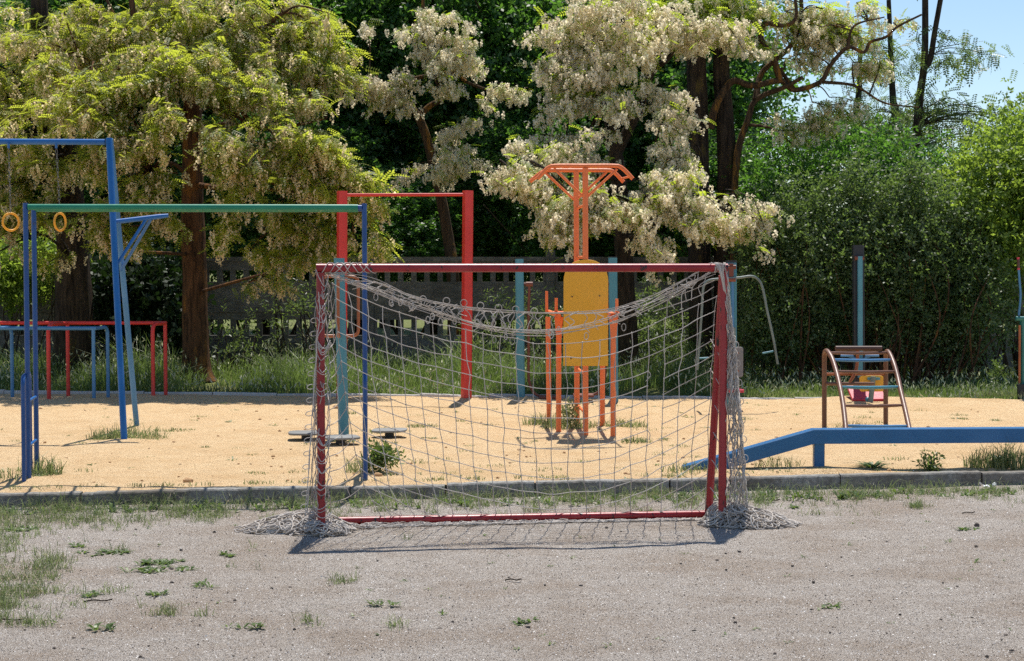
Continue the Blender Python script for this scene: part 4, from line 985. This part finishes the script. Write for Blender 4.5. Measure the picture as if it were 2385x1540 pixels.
# thin dark trunks against the sky
def thin(label, Y, stems, bl, n, leaf):
    t = tree('slender_tree', label, Vector((stems[0][0][0].x, Y, .08))); mb = MB(); an = []
    for pts, r0, r1 in stems: limb(mb, pts, r0, r1, 9); an += cat(pts, 4)
    c = in_blobs(bl, n); twigs(mb, an, c[:60], .014); part('trunk', mb, MAT['darkbark'], t)
    fol('crown', leaves_at(c, 6, .3, T_PIN, (.5, .5), (0, .7), 1.0, 1.6), leaf, t)
def gb(px, Y): q = A(px, 600, Y); return Vector((q.x, Y, 0.0))
thin('taller slender dark trunk forking upward against the sky at right', 34, [([gb(2128, 34), A(2135, 349, 34), A(2143, 225, 34), A(2154, 131, 34), A(2155, -60, 34)], .105, .06), ([A(2150, 160, 34), A(2166, 140, 34), A(2177, 75, 34), A(2194, -20, 34)], .065, .05)],
     [(2230, 120, 34, 110, 45, 1.0), (2180, 260, 34, 100, 50, 1.2, 1.2), (2100, 330, 34, 120, 40, 1.2), (2100, -110, 34, 130, 70, 1.2), (2250, 290, 35, 130, 60, 1.4, 1.5)], 150, MAT['leaf_o'])
thin('middle slender dark trunk against the sky, between two others', 38, [([gb(2090, 38), A(2087, 319, 38), A(2080, 230, 38), A(2076, 150, 38), A(2070, 0, 38)], .11, .05)], [(2090, 300, 38, 110, 60, 1.4), (2060, 120, 38, 70, 70, 1.0, .5)], 130, MAT['leaf_o'])
thin('short slender dark trunk nearest the lichened limb, against the sky', 40, [([gb(1992, 40), A(1995, 300, 40), A(1999, 230, 40), A(2002, 188, 40), A(2004, 90, 40)], .11, .05)], [(1980, 310, 40, 110, 50, 1.4, 1.4), (1900, 320, 40, 90, 40, 1.4), (2000, 200, 40, 60, 50, 1.0, .5)], 150, MAT['leaf_o'])
# forest beyond the fence
def forest_mesh(seed, n=1500, per=7, h=9.5):
    r = np.random.default_rng(seed)
    d = r.normal(0, 1, (n, 3)); d /= np.linalg.norm(d, axis=1)[:, None]; rad = r.uniform(.0, 1, n)**.36
    c = d*rad[:, None]*np.array([2.6, 2.2, 3.9]) + np.array([0, 0, 5.4])
    lob = r.normal(0, 1, (26, 3))*np.array([1.6, 1.3, 2.4]) + np.array([0, 0, 5.4])
    j = r.integers(0, 26, n); c = c*.55 + lob[j]*.45 + r.normal(0, .25, (n, 3))
    c[:, 2] = np.maximum(c[:, 2], .7)
    return leaves_at(c, per, .26, T_BIG, (.4, .6), (0, .8))
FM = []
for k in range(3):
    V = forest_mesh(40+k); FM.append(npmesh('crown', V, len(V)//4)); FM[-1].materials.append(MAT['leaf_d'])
TRK = []
for k in range(3):
    mb = MB(); limb(mb, [Vector((0, 0, -.1)), Vector((.1, 0, 2)), Vector((-.1, .1, 4.5)), Vector((.05, 0, 8.5))], .2, .05, 10)
    for q in range(9):
        a = R0.uniform(0, 6.28); z = R0.uniform(1.8, 6); l = R0.uniform(1.2, 2.4)
        limb(mb, [Vector((0, 0, z)), Vector((math.cos(a)*l*.5, math.sin(a)*l*.5, z+.7)), Vector((math.cos(a)*l, math.sin(a)*l, z+1.2))], .06, .012, 6)
    me = mb.mesh('trunk'); me.materials.append(MAT['darkbark']); TRK.append(me)
WHERE = ['beyond the fence behind the far-left trunk', 'beyond the fence left of the big acacia trunk', 'beyond the fence right of the big acacia trunk', 'beyond the fence behind the left red post', 'beyond the fence behind the crooked acacia',
         'beyond the fence between the pull-up bar and the orange station', 'beyond the fence behind the orange station', 'beyond the fence behind the double trunk', 'in a far row behind the far-left crown', 'in a far row behind the big acacia', 'in a far row left of the crooked acacia', 'in a far row behind the cream acacia',
         'beyond the fence at the right edge, above the bright shrub', 'outside the left edge']
SPOT = [(20, 36, 1.0), (260, 35, 1.05), (620, 36, 1.0), (830, 38, 1.1), (1010, 37, .95), (1170, 36.5, 1.0), (1330, 38, 1.0), (1590, 36, 1.0), (120, 46, 1.1), (480, 45, 1.15), (900, 47, 1.15), (1430, 46, 1.1), (2520, 38, .5), (-260, 36, 1.0)]
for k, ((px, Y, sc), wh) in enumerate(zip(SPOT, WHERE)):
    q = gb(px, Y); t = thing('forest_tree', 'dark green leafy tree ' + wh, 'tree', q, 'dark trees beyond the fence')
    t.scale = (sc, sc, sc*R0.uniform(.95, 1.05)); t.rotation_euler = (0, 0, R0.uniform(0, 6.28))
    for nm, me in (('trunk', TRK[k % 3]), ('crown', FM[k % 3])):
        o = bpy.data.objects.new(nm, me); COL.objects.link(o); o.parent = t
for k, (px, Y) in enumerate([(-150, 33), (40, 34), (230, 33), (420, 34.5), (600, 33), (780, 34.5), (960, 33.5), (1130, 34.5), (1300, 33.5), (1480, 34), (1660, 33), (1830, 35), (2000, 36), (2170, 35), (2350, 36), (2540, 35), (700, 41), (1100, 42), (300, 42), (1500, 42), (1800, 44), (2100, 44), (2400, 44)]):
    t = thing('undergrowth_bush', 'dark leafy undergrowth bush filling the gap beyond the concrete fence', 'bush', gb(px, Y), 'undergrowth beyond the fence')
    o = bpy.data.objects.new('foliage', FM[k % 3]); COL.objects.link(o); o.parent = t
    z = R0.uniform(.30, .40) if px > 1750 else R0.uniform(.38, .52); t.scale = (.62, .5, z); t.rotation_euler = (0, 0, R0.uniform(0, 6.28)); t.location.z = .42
    mb = MB(); [limb(mb, [Vector((R0.gauss(0, .5), R0.gauss(0, .4), -1.6)), Vector((R0.gauss(0, .8), R0.gauss(0, .5), 1.5)), Vector((R0.gauss(0, 1.6), R0.gauss(0, 1.2), 5))], .07, .02, 6) for _ in range(5)]; part_ = link('stems', mb.mesh('stems'), MAT['darkbark'], t)
# shrubs
def shrub(name, label, bl, n, per, spread, T, mat, base, sticks=30, bark='darkbark', sm=(.8, 1.25), pit=(.2, .7)):
    t = thing(name, label, 'shrub', base); c = in_blobs(bl, n); c[:, 2] = np.maximum(c[:, 2], .12)
    mb = MB()
    for q in range(sticks):
        e = Vector(c[rng.integers(0, len(c))]); s = Vector((base[0]*.15 + e.x*.85 + R0.gauss(0, .3), e.y + R0.gauss(0, .2), .05)); p = bent(s, e, .05, 6); k = len(p)
        mb.tube(p, [lerp(.018, .005, i/(k-1)) for i in range(k)], 5)
    part('stems', mb, MAT[bark], t)
    fol('foliage', leaves_at(c, per, spread, T, pit, (0, .9), *sm), mat, t); return t
Y = 26.2
shrub('hedge_shrub', 'big dark glossy-leaved shrub filling the right side behind the sand', [(1850, 660, Y, 120, 190, .8), (2000, 640, Y, 150, 190, .9), (2160, 650, Y, 150, 190, .9), (1790, 740, Y-.3, 70, 140, .6), (2250, 700, Y, 110, 150, .9), (1765, 560, Y, 28, 90, .3, 1.2), (1830, 500, Y, 24, 80, .3, 1.2), (1905, 470, Y, 26, 70, .3, 1.2), (1985, 450, Y, 28, 90, .3, 1.2), (2060, 470, Y, 26, 80, .3, 1.2), (2130, 450, Y, 30, 90, .3, 1.2), (2215, 520, Y, 26, 90, .3, 1.2)], 2350, 7, .17, T_SPR, MAT['leaf_h'], A(2010, 880, Y), 120, 'bark', (.8, 1.3))
shrub('hedge_shrub', 'loose deep green shrub rising behind the dark glossy shrub', [(1790, 440, 28.4, 60, 70, .7), (1860, 390, 28.4, 50, 80, .6), (1930, 430, 28.6, 60, 60, .7), (1990, 360, 28.8, 50, 70, .6, .8), (2050, 430, 28.6, 60, 70, .7), (2110, 390, 28.8, 50, 60, .6), (2180, 420, 28.6, 60, 80, .7), (1830, 310, 29, 40, 50, .5, .5), (2070, 330, 29, 40, 50, .5, .5), (1960, 300, 29, 30, 40, .4, .4)], 560, 7, .26, T_BIG, MAT['leaf_d'], A(1990, 880, 28.5), 60, 'darkbark', (.4, .75))
shrub('bright_shrub', 'bright yellow-green bush at the right edge', [(2330, 430, 27, 120, 140, 1.1), (2390, 330, 27.5, 90, 110, 1.0), (2250, 490, 26.6, 60, 80, .7), (2340, 590, 26.6, 110, 90, .9), (2470, 450, 27, 110, 190, 1.2)], 1000, 7, .22, T_BIG, MAT['leaf_g'], A(2340, 880, 27), 40, 'darkbark', (.45, .75))
shrub('shade_filler', 'dark leaf mass standing in for deep shade between the left trunks', [(330, 690, 28.6, 90, 110, .6), (370, 800, 28.4, 60, 60, .5), (300, 640, 29.0, 80, 60, .3)], 420, 7, .22, T_BIG, MAT['leaf_k'], A(330, 880, 28.5), 16)  # leaf mass added to fill the black, deeply shaded gap; shade is in its colour
shrub('leafy_shrub', 'leafy green shrub growing at the left edge by the fence', [(20, 640, 28.6, 70, 80, .5), (110, 610, 28.8, 50, 60, .4)], 170, 7, .2, T_BIG, MAT['leaf_g'], A(30, 880, 28.6), 12, 'darkbark', (.5, .8))
shrub('sapling', 'thin leafy saplings along the fence right of the big acacia trunk', [(620, 740, 28.2, 60, 70, .5), (560, 800, 27.6, 80, 50, .5), (690, 690, 28.6, 60, 60, .4)], 38, 5, .2, T_WIL, MAT['leaf_o'], A(610, 880, 28.2), 26, 'darkbark', (.5, .9))
shrub('sapling', 'leafy weeds and saplings by the fence left of the yellow board', [(1270, 760, 28.3, 60, 70, .5), (1160, 790, 28.0, 60, 50, .5), (1180, 700, 28.6, 40, 40, .3)], 60, 5, .2, T_WIL, MAT['leaf_o'], A(1230, 880, 28.2), 22, 'darkbark', (.5, .9))
shrub('sapling', 'leafy saplings by the fence between the yellow board and right goal post', [(1540, 790, 28.0, 70, 80, .5), (1600, 840, 27.4, 70, 50, .5), (1520, 700, 28.6, 40, 40, .3)], 100, 6, .2, T_WIL, MAT['leaf_o'], A(1550, 880, 28.), 24, 'darkbark', (.5, .9))
# crowns shading the verge: low bough of the fence row
# ================================================================== GRASS
def blades(pos, h, w, lean=.5, az=None):
    n = len(pos); a = rng.uniform(0, 2*np.pi, n) if az is None else az
    d = np.stack([np.cos(a), np.sin(a), np.zeros(n)], 1); s = np.stack([-np.sin(a), np.cos(a), np.zeros(n)], 1)
    # turn the blade partly edge-on at random
    b = rng.uniform(0, 2*np.pi, n); s = np.stack([np.cos(b), np.sin(b), np.zeros(n)], 1)
    l = np.abs(rng.normal(lean, lean*.6, n))[:, None]; h = h[:, None]; w = np.broadcast_to(np.asarray(w, float).reshape(-1, 1), (n, 1)); Z = np.array([0, 0, 1.])
    m = pos + Z*h*.58 + d*h*l*.28; t = pos + Z*h*np.maximum(.35, 1-.35*l) + d*h*l
    q = [pos-s*w, pos+s*w, m+s*w*.75, m-s*w*.75, m-s*w*.75, m+s*w*.75, t+s*w*.08, t-s*w*.08]
    return np.stack(q, 1).reshape(-1, 3)
def grass(name, label, V, mat, kind='stuff'):
    o = link(name, npmesh(name, V, len(V)//4), mat); o['kind'] = kind
    if label: o['label'] = label; o['category'] = 'grass'
    return o
# tall verge grass
n = 52000
x = rng.uniform(-9.5, 9.5, n); dd = rng.uniform(0, 1, n)**1.25*5.6 + .12
yk = np.array([rk(v) for v in x]); y = yk + dd
keep = np.ones(n, bool)
den = np.array([noise.noise(Vector((a*.8, b*.8, 5.))) for a, b in zip(x, y)]); keep &= (den > -.30)
pos = np.stack([x, y, np.full(n, PZ-.03)], 1)[keep]
h = (rng.uniform(.16, .44, n)*(1 + 1.1*den)*rng.choice([.6, .9, 1.2], n)*np.clip(.45 + dd*.55, .45, 1.1)*np.where(x > 2.9, .38, 1.))[keep]
V = blades(pos, h, .0055, .45)
# seed heads on some blades
grass('tall_grass', 'tall wild grass along the fence behind the sand', V, MAT['grass'])
def heads(pos, h, n):
    ix = rng.choice(len(pos), n, replace=False); p = pos[ix] + np.stack([rng.normal(0, .05, n), rng.normal(0, .05, n), h[ix]*1.0], 1)
    T = np.array(quadleaf((0, 0, 0), (0, 0, 1.), (1., 0, 0), .085, .009) + quadleaf((0, 0, 0), (0, 0, 1.), (0, 1., 0), .085, .009))
    return place(T, p, rots(n, (.5, .4), (0, .4)), rng.uniform(.7, 1.2, n))
V = heads(pos, h, 5200); grass('grass_seed_heads', 'pale seed heads of the tall wild grass', V, MAT['bud'])
# short turf in front of the kerb and at the left
def turf_mask(px, py):
    k = lerp(1180, 1140, px/2385)
    d = py - k; v = 0
    if -3 < d < 55: v = max(v, .95 - d/60)
    if px < 900: v = max(v, .9 - max(0, py-1215)/30. - (px/1600))
    if px < 320: v = max(v, .75 - px/420 if 1190 < py < 1460 else 0)
    return v
pts = []
rt = random.Random(77)
for q in range(34000):
    px = rt.uniform(-40, 2430); py = rt.uniform(1140, 1480)**1
    if px > 950 and py > 1215: continue
    p = G(px, py)
    if p.y > fk(p.x) - .01: continue
    nz = noise.noise(Vector((p.x*3.2, p.y*3.2, 2.))) + .6*noise.noise(Vector((p.x*9, p.y*9, 2.)))
    if turf_mask(px, py)*1.2 + nz*1.0 > rt.uniform(.55, 1.1): pts.append((p.x + rt.gauss(0, .012), p.y + rt.gauss(0, .012), .0))
tufts = np.array(pts); per = 5
pos = np.repeat(tufts, per, 0) + rng.normal(0, .02, (len(tufts)*per, 3))*np.array([1, 1, 0])
hh = rng.uniform(.025, .09, len(pos)); near = np.array([max(0, 1 - (fk(p[0])-p[1])/.5) for p in pos]); hh *= 1 + .6*near
V = blades(pos, hh*rng.choice([.55, .8, 1., 1.5], len(pos)), .0022, 1.0); grass('short_grass', 'short patchy grass along the foot of the kerb and at left', V, MAT['turf'])
ix = rng.choice(len(tufts), 1500); pos = tufts[ix] + rng.normal(0, .03, (1500, 3))*np.array([1, 1, 0])
V = blades(pos, rng.uniform(.03, .13, 1500), .0018, .9); grass('dry_grass', 'dry straw stalks among the short grass', V, MAT['dry'])
# ------------------------------------------------------------------ weeds as things
def rosette(n, r, w, lift=.5):
    m = []
    for k in range(n):
        a = rng.uniform(0, 6.28); l = r*rng.uniform(.55, 1.15); e = lift*rng.uniform(.2, 1.2)
        d = np.array([math.cos(a), math.sin(a), 0]); s = np.array([-math.sin(a), math.cos(a), 0]); Z = np.array([0, 0, 1.])
        p0 = d*.01 + rng.normal(0, r*.12, 3)*np.array([1, 1, 0]); p1 = p0 + d*l*.5 + Z*l*e*.7; p2 = p0 + d*l + Z*l*e*.75; ww = w*rng.uniform(.7, 1.2)
        m += [p0-s*ww*.3, p0+s*ww*.3, p1+s*ww, p1-s*ww, p1-s*ww, p1+s*ww, p2+s*ww*.12, p2-s*ww*.12]
    return np.array(m)
def tuft(n, r, h, w=.004, lean=.8):
    a = rng.uniform(0, 6.28, n); q = r*np.sqrt(rng.uniform(0, 1, n)); pos = np.stack([q*np.cos(a), q*np.sin(a)*.8, np.zeros(n)], 1)
    return blades(pos, h*rng.uniform(.4, 1.1, n)*(1-.4*q/r), w, lean)
def bushy(n, r, h):
    d = rng.normal(0, 1, (n, 3)); d /= np.linalg.norm(d, axis=1)[:, None]; p = d*rng.uniform(.2, 1, (n, 1))*np.array([r, r*.8, h*.5]) + np.array([0, 0, h*.5])
    return place(sprig(5, .10, .05, .010, 4), p, rots(n, (-.5, .5), (0, .8)), rng.uniform(.7, 1.2, n))
def weedobj(name, label, V, loc, mat='weed', cat_='weed', group=None):
    o = link(name, npmesh(name, V, len(V)//4), MAT[mat], None, loc); tag(o, label, cat_, group); return o
W = [('grass_clump', 'wide tangled grass clump at the foot of the blue ring frame', np.concatenate([tuft(420, .42, .24, .004, 1.0), tuft(60, .3, .36, .003, .6)]), (296, 1022)),
     ('grass_clump', 'tall weedy clump by the left feet of the overhead ladder', np.concatenate([tuft(170, .2, .30, .004), rosette(9, .13, .03, .4)]), (98, 1106)),
     ('grass_clump', 'low grass clump at the far left edge, beside the blue ladder feet', tuft(130, .25, .14), (12, 1120)),
     ('leafy_weed', 'bushy bright green weed right of the ladder post, behind the net', bushy(190, .17, .24), (888, 1100)),
     ('grass_clump', 'dry grass tuft left of the ladder post, behind the net', tuft(120, .14, .28, .003), (838, 1098)),
     ('grass_clump', 'grass clump around the left rear leg of the orange station', tuft(230, .26, .22), (1270, 990)),
     ('grass_clump', 'dark thick grass clump under the yellow board', np.concatenate([tuft(300, .30, .24), bushy(60, .12, .3)]), (1325, 1003)),
     ('grass_clump', 'grass clump right of the orange station legs', tuft(230, .30, .18), (1448, 996)),
     ('grass_clump', 'low grass tuft in front of the right orange leg', tuft(140, .18, .12), (1482, 1030)),
     ('leafy_weed', 'dark spiky weed below the middle of the blue beam', np.concatenate([rosette(70, .14, .008, .9), bushy(30, .08, .16)]), (2166, 1096)),
     ('leafy_weed', 'broad-leaved sprawling weed below the blue beam, right of its post', np.concatenate([rosette(46, .14, .013, .5), rosette(24, .2, .012, .35)]), (2032, 1091)),
     ('grass_clump', 'tall dark grass clump under the beam near the right edge', tuft(240, .16, .36, .0045, .3), (2350, 1092)),
     ('grass_clump', 'slightly shorter grass clump under the beam, left of the tall one', tuft(190, .2, .30, .004, .35), (2295, 1092)),
     ('grass_clump', 'sparse grass stalks under the sloping ramp of the beam', tuft(110, .24, .2, .003, .6), (1812, 1090)),
     ('grass_clump', 'grass around the low end of the beam ramp', tuft(150, .26, .16), (1610, 1098)),
     ('grass_clump', 'thin grass at the feet of the brown arch', tuft(110, .3, .18, .003), (1995, 1000)),
     ('grass_clump', 'flat grass patch right of the ring frame clump', tuft(130, .24, .08), (405, 1003)),
     ('grass_clump', 'flat grass patch beside the right swivel plate', tuft(220, .2, .07), (985, 994)),
     ('grass_clump', 'grass under the right swivel plate', tuft(120, .16, .12), (895, 1008)),
     ('grass_clump', 'grass under the front swivel plate', tuft(120, .17, .10), (800, 1028)),
     ('grass_clump', 'low grass clump on the sand mound at the right edge', tuft(180, .4, .16), (2345, 932)),
     ('flowering_weed', 'pale flowering weed in front of the hedge near the right edge', bushy(60, .12, .4), (2322, 920)),
     ]
for nm, lab, V, (px, py) in W:
    q = P(px, py); q.z = padz(q.x, q.y) - .01; weedobj(nm, lab, V, q, 'turf' if nm == 'grass_clump' else 'weed', 'grass' if nm == 'grass_clump' else 'weed')
# weeds on the gravel
WG = [((390, 1330), 'wide low weed mat on the gravel, lower of two left of the goal'), ((370, 1312), 'weed mat on the gravel just above the lower mat, left of the goal'), ((255, 1290), 'spreading weed on the gravel left of centre-left bare patch'), ((530, 1294), 'small weed on the gravel below the left net heap'), ((470, 1364), 'small weed cluster on the gravel left of the goal shadow'),
      ((355, 1385), 'small two-leaved weed left in the lower gravel'), ((215, 1388), 'weed with upright leaves at lower left'), ((592, 1460), 'small weed low in the gravel, left of centre'), ((895, 1406), 'lone flat weed on the gravel below the goal'), ((1212, 1452), 'small weed at the bottom centre of the gravel'), ((1940, 1416), 'single sprouting weed on the right gravel'),
      ((2262, 1236), 'weed on the gravel near the right edge, by a dark stone'), ((1855, 1184), 'bright weed right of the right net heap'), ((2142, 1180), 'weed just in front of the kerb grass at right'), ((2210, 1262), 'tiny weed below the right-edge weed'), ((235, 1467), 'weed in the bottom left corner'), ((1030, 1432), 'tiny sprout on the gravel right of the lone flat weed'), ((2270, 1310), 'tiny sprout in the gravel at far right'), ((60, 1235), 'leafy weed patch on the left gravel edge'), ((165, 1275), 'tufted weed right of the left grass')]
for (px, py), lab in WG:
    q = G(px, py); big = 'mat' in lab or 'wide' in lab or 'spreading' in lab or 'patch' in lab
    if big:
        V = np.concatenate([rosette(9, .05, .011, .6) + np.array([rng.normal(0, .10), rng.normal(0, .05), 0]) for _ in range(12)])
    elif 'tiny' in lab: V = rosette(7, .035, .006, .9)
    else: V = np.concatenate([rosette(8, .045, .010, .7) + np.array([rng.normal(0, .035), rng.normal(0, .03), 0]) for _ in range(4)])
    weedobj('ground_weed', lab, V, q)
# sparse weeds over the sand: far too many to count
SP = []
rs_ = random.Random(3)
for q in range(150):
    px = rs_.uniform(-20, 2400); py = 940 + 190*rs_.random()
    p = P(px, py)
    if p.y < fk(p.x)+.15 or p.y > rk(p.x)-.3: continue
    if rs_.random() < .5: V = tuft(int(rs_.uniform(8, 40)), rs_.uniform(.04, .16), rs_.uniform(.03, .08), .0035, .9)
    else: V = rosette(int(rs_.uniform(5, 14)), rs_.uniform(.04, .09), .009, .4)
    SP.append(V + np.array([p.x, p.y, padz(p.x, p.y)-.004]))
for q in range(60): # feet of kerb on the sand side and bases
    px = rs_.uniform(0, 2385); p = G(px, lerp(1143, 1092, px/2385), PZ); SP.append(tuft(12, .08, .07, .0035, .9) + np.array([p.x, p.y+.05, PZ]))
grass('sparse_weeds', 'scattered flat weeds over the orange sand', np.concatenate(SP), MAT['turf'])
SP = []
for q in range(170):
    px = rs_.uniform(0, 2385); py = rs_.uniform(1150, 1530); p = G(px, py)
    if p.y > fk(p.x)-.05 or rs_.random() < (py-1150)/460: continue
    SP.append(rosette(int(rs_.uniform(3, 7)), rs_.uniform(.015, .035), .006, .6) + np.array([p.x, p.y, 0]))
for q in range(230): # leafy plants crowding the kerb foot
    px = rs_.uniform(0, 2385); p = G(px, lerp(1186, 1142, px/2385)+rs_.uniform(0, 16)); SP.append(rosette(int(rs_.uniform(5, 12)), rs_.uniform(.03, .08), .011, .9) + np.array([p.x, min(p.y, fk(p.x)-.03), 0]))
grass('kerb_weeds', 'small leafy weeds along the kerb and over the gravel', np.concatenate(SP), MAT['weed'])
# ------------------------------------------------------------------ stones, chips, litter
n = 230000
yy = np.exp(rng.uniform(math.log(6.6), math.log(14.6), n)); xx = rng.uniform(-1, 1, n)*yy*.335
ok = yy < np.array([fk(v) for v in xx]) - .02; xx, yy = xx[ok], yy[ok]; n = len(xx)
zz = np.array([gz(a, b) for a, b in zip(xx, yy)]) + .001
T = np.array([(-.5, -.3, 0), (.45, -.4, .1), (.5, .35, 0), (-.4, .4, .12)])*.9
V = place(T, np.stack([xx, yy, zz], 1), rots(n, (0, .5), (0, .5)), rng.gamma(2.4, .0012, n)+.0018)
grass('gravel_chips', 'loose pale chips over the grey gravel', V, MAT['chips'])
def pebbles(name, label, pts, mat, smin, smax):
    m = MB()
    for p in pts:
        s = R0.uniform(smin, smax); k0 = len(m.v); m.ball(Vector(p)+up*s*.3, s, 6, 4, (R0.uniform(.9, 1.5), R0.uniform(.8, 1.2), R0.uniform(.5, .9)))
        for i in range(k0, len(m.v)): m.v[i] = tuple(Vector(m.v[i]) + Vector((R0.gauss(0, s*.12), R0.gauss(0, s*.12), R0.gauss(0, s*.1))))
    m.sm = [False]*len(m.sm)
    o = link(name, m.mesh(name), mat); o['kind'] = 'stuff'; o['label'] = label; o['category'] = 'pebbles'
pp = []
for q in range(170):
    p = P(rs_.uniform(-20, 2400), 940 + 190*rs_.random()**.9)
    if fk(p.x)+.15 < p.y < rk(p.x)-.1: pp.append((p.x, p.y, padz(p.x, p.y)))
pebbles('sand_pebbles', 'small clods and pebbles on the orange sand', pp, MAT['stone'], .005, .018)
pp = [tuple(G(rs_.uniform(0, 2385), rs_.uniform(1200, 1535))) for q in range(120)]
pebbles('dark_pebbles', 'small dark stones and debris on the gravel', pp, MAT['stoneg'], .004, .011)
def lump(name, label, c, loc, s, mat, cat_, sc=(1, 1, 1), amp=.25):
    m = MB(); m.ball((0, 0, s*.4), s, 12, 8, sc)
    for i, v in enumerate(m.v):
        v = Vector(v); m.v[i] = tuple(v*(1 + amp*noise.noise(v*(2.2/s) + Vector((c, 0, 0)))))
    m.sm = [False]*len(m.sm); return tag(link(name, m.mesh(name), mat, None, loc), label, cat_)
for k, (px, py, s, lab) in enumerate([(783, 953, .035, 'brownish stone lying on the sand near the ring frame'), (438, 1122, .035, 'small stone on the sand just behind the kerb at left'), (1766, 1060, .04, 'reddish stone on the sand left of the beam ramp'), (1865, 1035, .045, 'stone on the sand below the ramp bend'), (880, 1108, .03, 'stone beside the kerb left of the ladder end')]):
    q = P(px, py); q.z = padz(q.x, q.y); lump('stone', lab, k*3.1, q, s, MAT['stone'], 'stone', (1.3, 1, .7))
q = P(2325, 1083); lump('crumpled_paper', 'crumpled pale paper in the grass below the beam at right', 4., q, .06, MAT['paper'], 'litter', (1.1, .9, .9), .5)
q = G(2301, 1138); q.y = min(q.y, fk(q.x)-.06)
m = MB(); nn = 9; vs = []
for i in range(nn):
    for j in range(5):
        a = lerp(-1.2, 1.2, i/(nn-1)); r = .055*(1 + .35*noise.noise(Vector((i*.9, j*.9, 4.))))
        vs.append((r*math.sin(a)*1.3, (j-2)*.018 + .012*noise.noise(Vector((i, j, 1.))), .07 - r*math.cos(a) + .012*noise.noise(Vector((i*.8, j*1.3, 7.)))))
fs = [(i*5+j, (i+1)*5+j, (i+1)*5+j+1, i*5+j+1) for i in range(nn-1) for j in range(4)]
m.add(vs, fs, False); m.add([(a, b, c+.0025) for a, b, c in vs], [f[::-1] for f in fs]); tag(link('crumpled_wrapper', m.mesh('crumpled_wrapper'), MAT['paper'], None, q), 'crumpled white scrap lying at the foot of the kerb at right', 'litter')
for k, (px, py, l, a, lab) in enumerate([(228, 1403, .16, .1, 'dark bent twig on the gravel at lower left'), (1195, 1354, .10, -.1, 'short twig on the gravel below the goal'), (1800, 1168, .12, 0, 'thin twig on the gravel right of the net heap'), (2256, 1197, .1, .05, 'thin twig on the gravel near the right edge'), (20, 1448, .18, .1, 'twig at the bottom left edge')]):
    q = G(px, py); m = MB(); m.tube(cat([(-l/2, 0, .006), (-l*.15, .01, .012), (l*.2, -.004, .009), (l/2, .012, .014)], 4), .0045, 6)
    o = tag(link('twig', m.mesh('twig'), MAT['darkbark'], None, q), lab, 'twig'); o.rotation_euler = (0, 0, a)
q = G(2275, 1227); lump('stone', 'dark angular stone on the right gravel', 8., q, .02, MAT['stoneg'], 'stone', (1, 1, 1.1))
# ================================================================== LIGHT, SKY, CAMERA
EL = math.radians(67.5); hd = Vector((-.14, -.99, 0)).normalized()
sd = Vector((hd.x*math.cos(EL), hd.y*math.cos(EL), -math.sin(EL)))
sun = bpy.data.lights.new('sun', 'SUN'); sun.energy = 5.0; sun.angle = math.radians(.53); sun.color = (1, .955, .88)
so = bpy.data.objects.new('sun', sun); COL.objects.link(so); so.rotation_euler = sd.to_track_quat('-Z', 'Y').to_euler(); so.location = (3, 30, 40)
w = bpy.data.worlds.new('World'); S.world = w; w.use_nodes = True
nt = w.node_tree; bg = nt.nodes['Background']; sky = nt.nodes.new('ShaderNodeTexSky'); sky.sky_type = 'NISHITA'; sky.sun_disc = False
sky.sun_elevation = EL; sky.sun_rotation = math.atan2(-hd.x, -hd.y); sky.air_density = 1.0; sky.dust_density = .1; sky.ozone_density = 3.0; sky.altitude = 200
nt.links.new(sky.outputs['Color'], bg.inputs['Color']); bg.inputs['Strength'].default_value = .115
cam = bpy.data.cameras.new('camera'); cam.sensor_width = 36; cam.lens = 36*F/2385; cam.clip_end = 3000
co = bpy.data.objects.new('camera', cam); COL.objects.link(co); co.location = (0, 0, CH); co.rotation_euler = (math.pi/2 - TH, 0, 0); S.camera = co
S.view_settings.view_transform = 'Standard'; S.view_settings.look = 'None'; S.view_settings.exposure = 0.22; S.view_settings.gamma = 1
S.cycles.use_denoising = False; S.cycles.max_bounces = 7; S.cycles.diffuse_bounces = 3; S.cycles.transmission_bounces = 4; S.cycles.glossy_bounces = 2; S.cycles.caustics_reflective = False; S.cycles.caustics_refractive = False
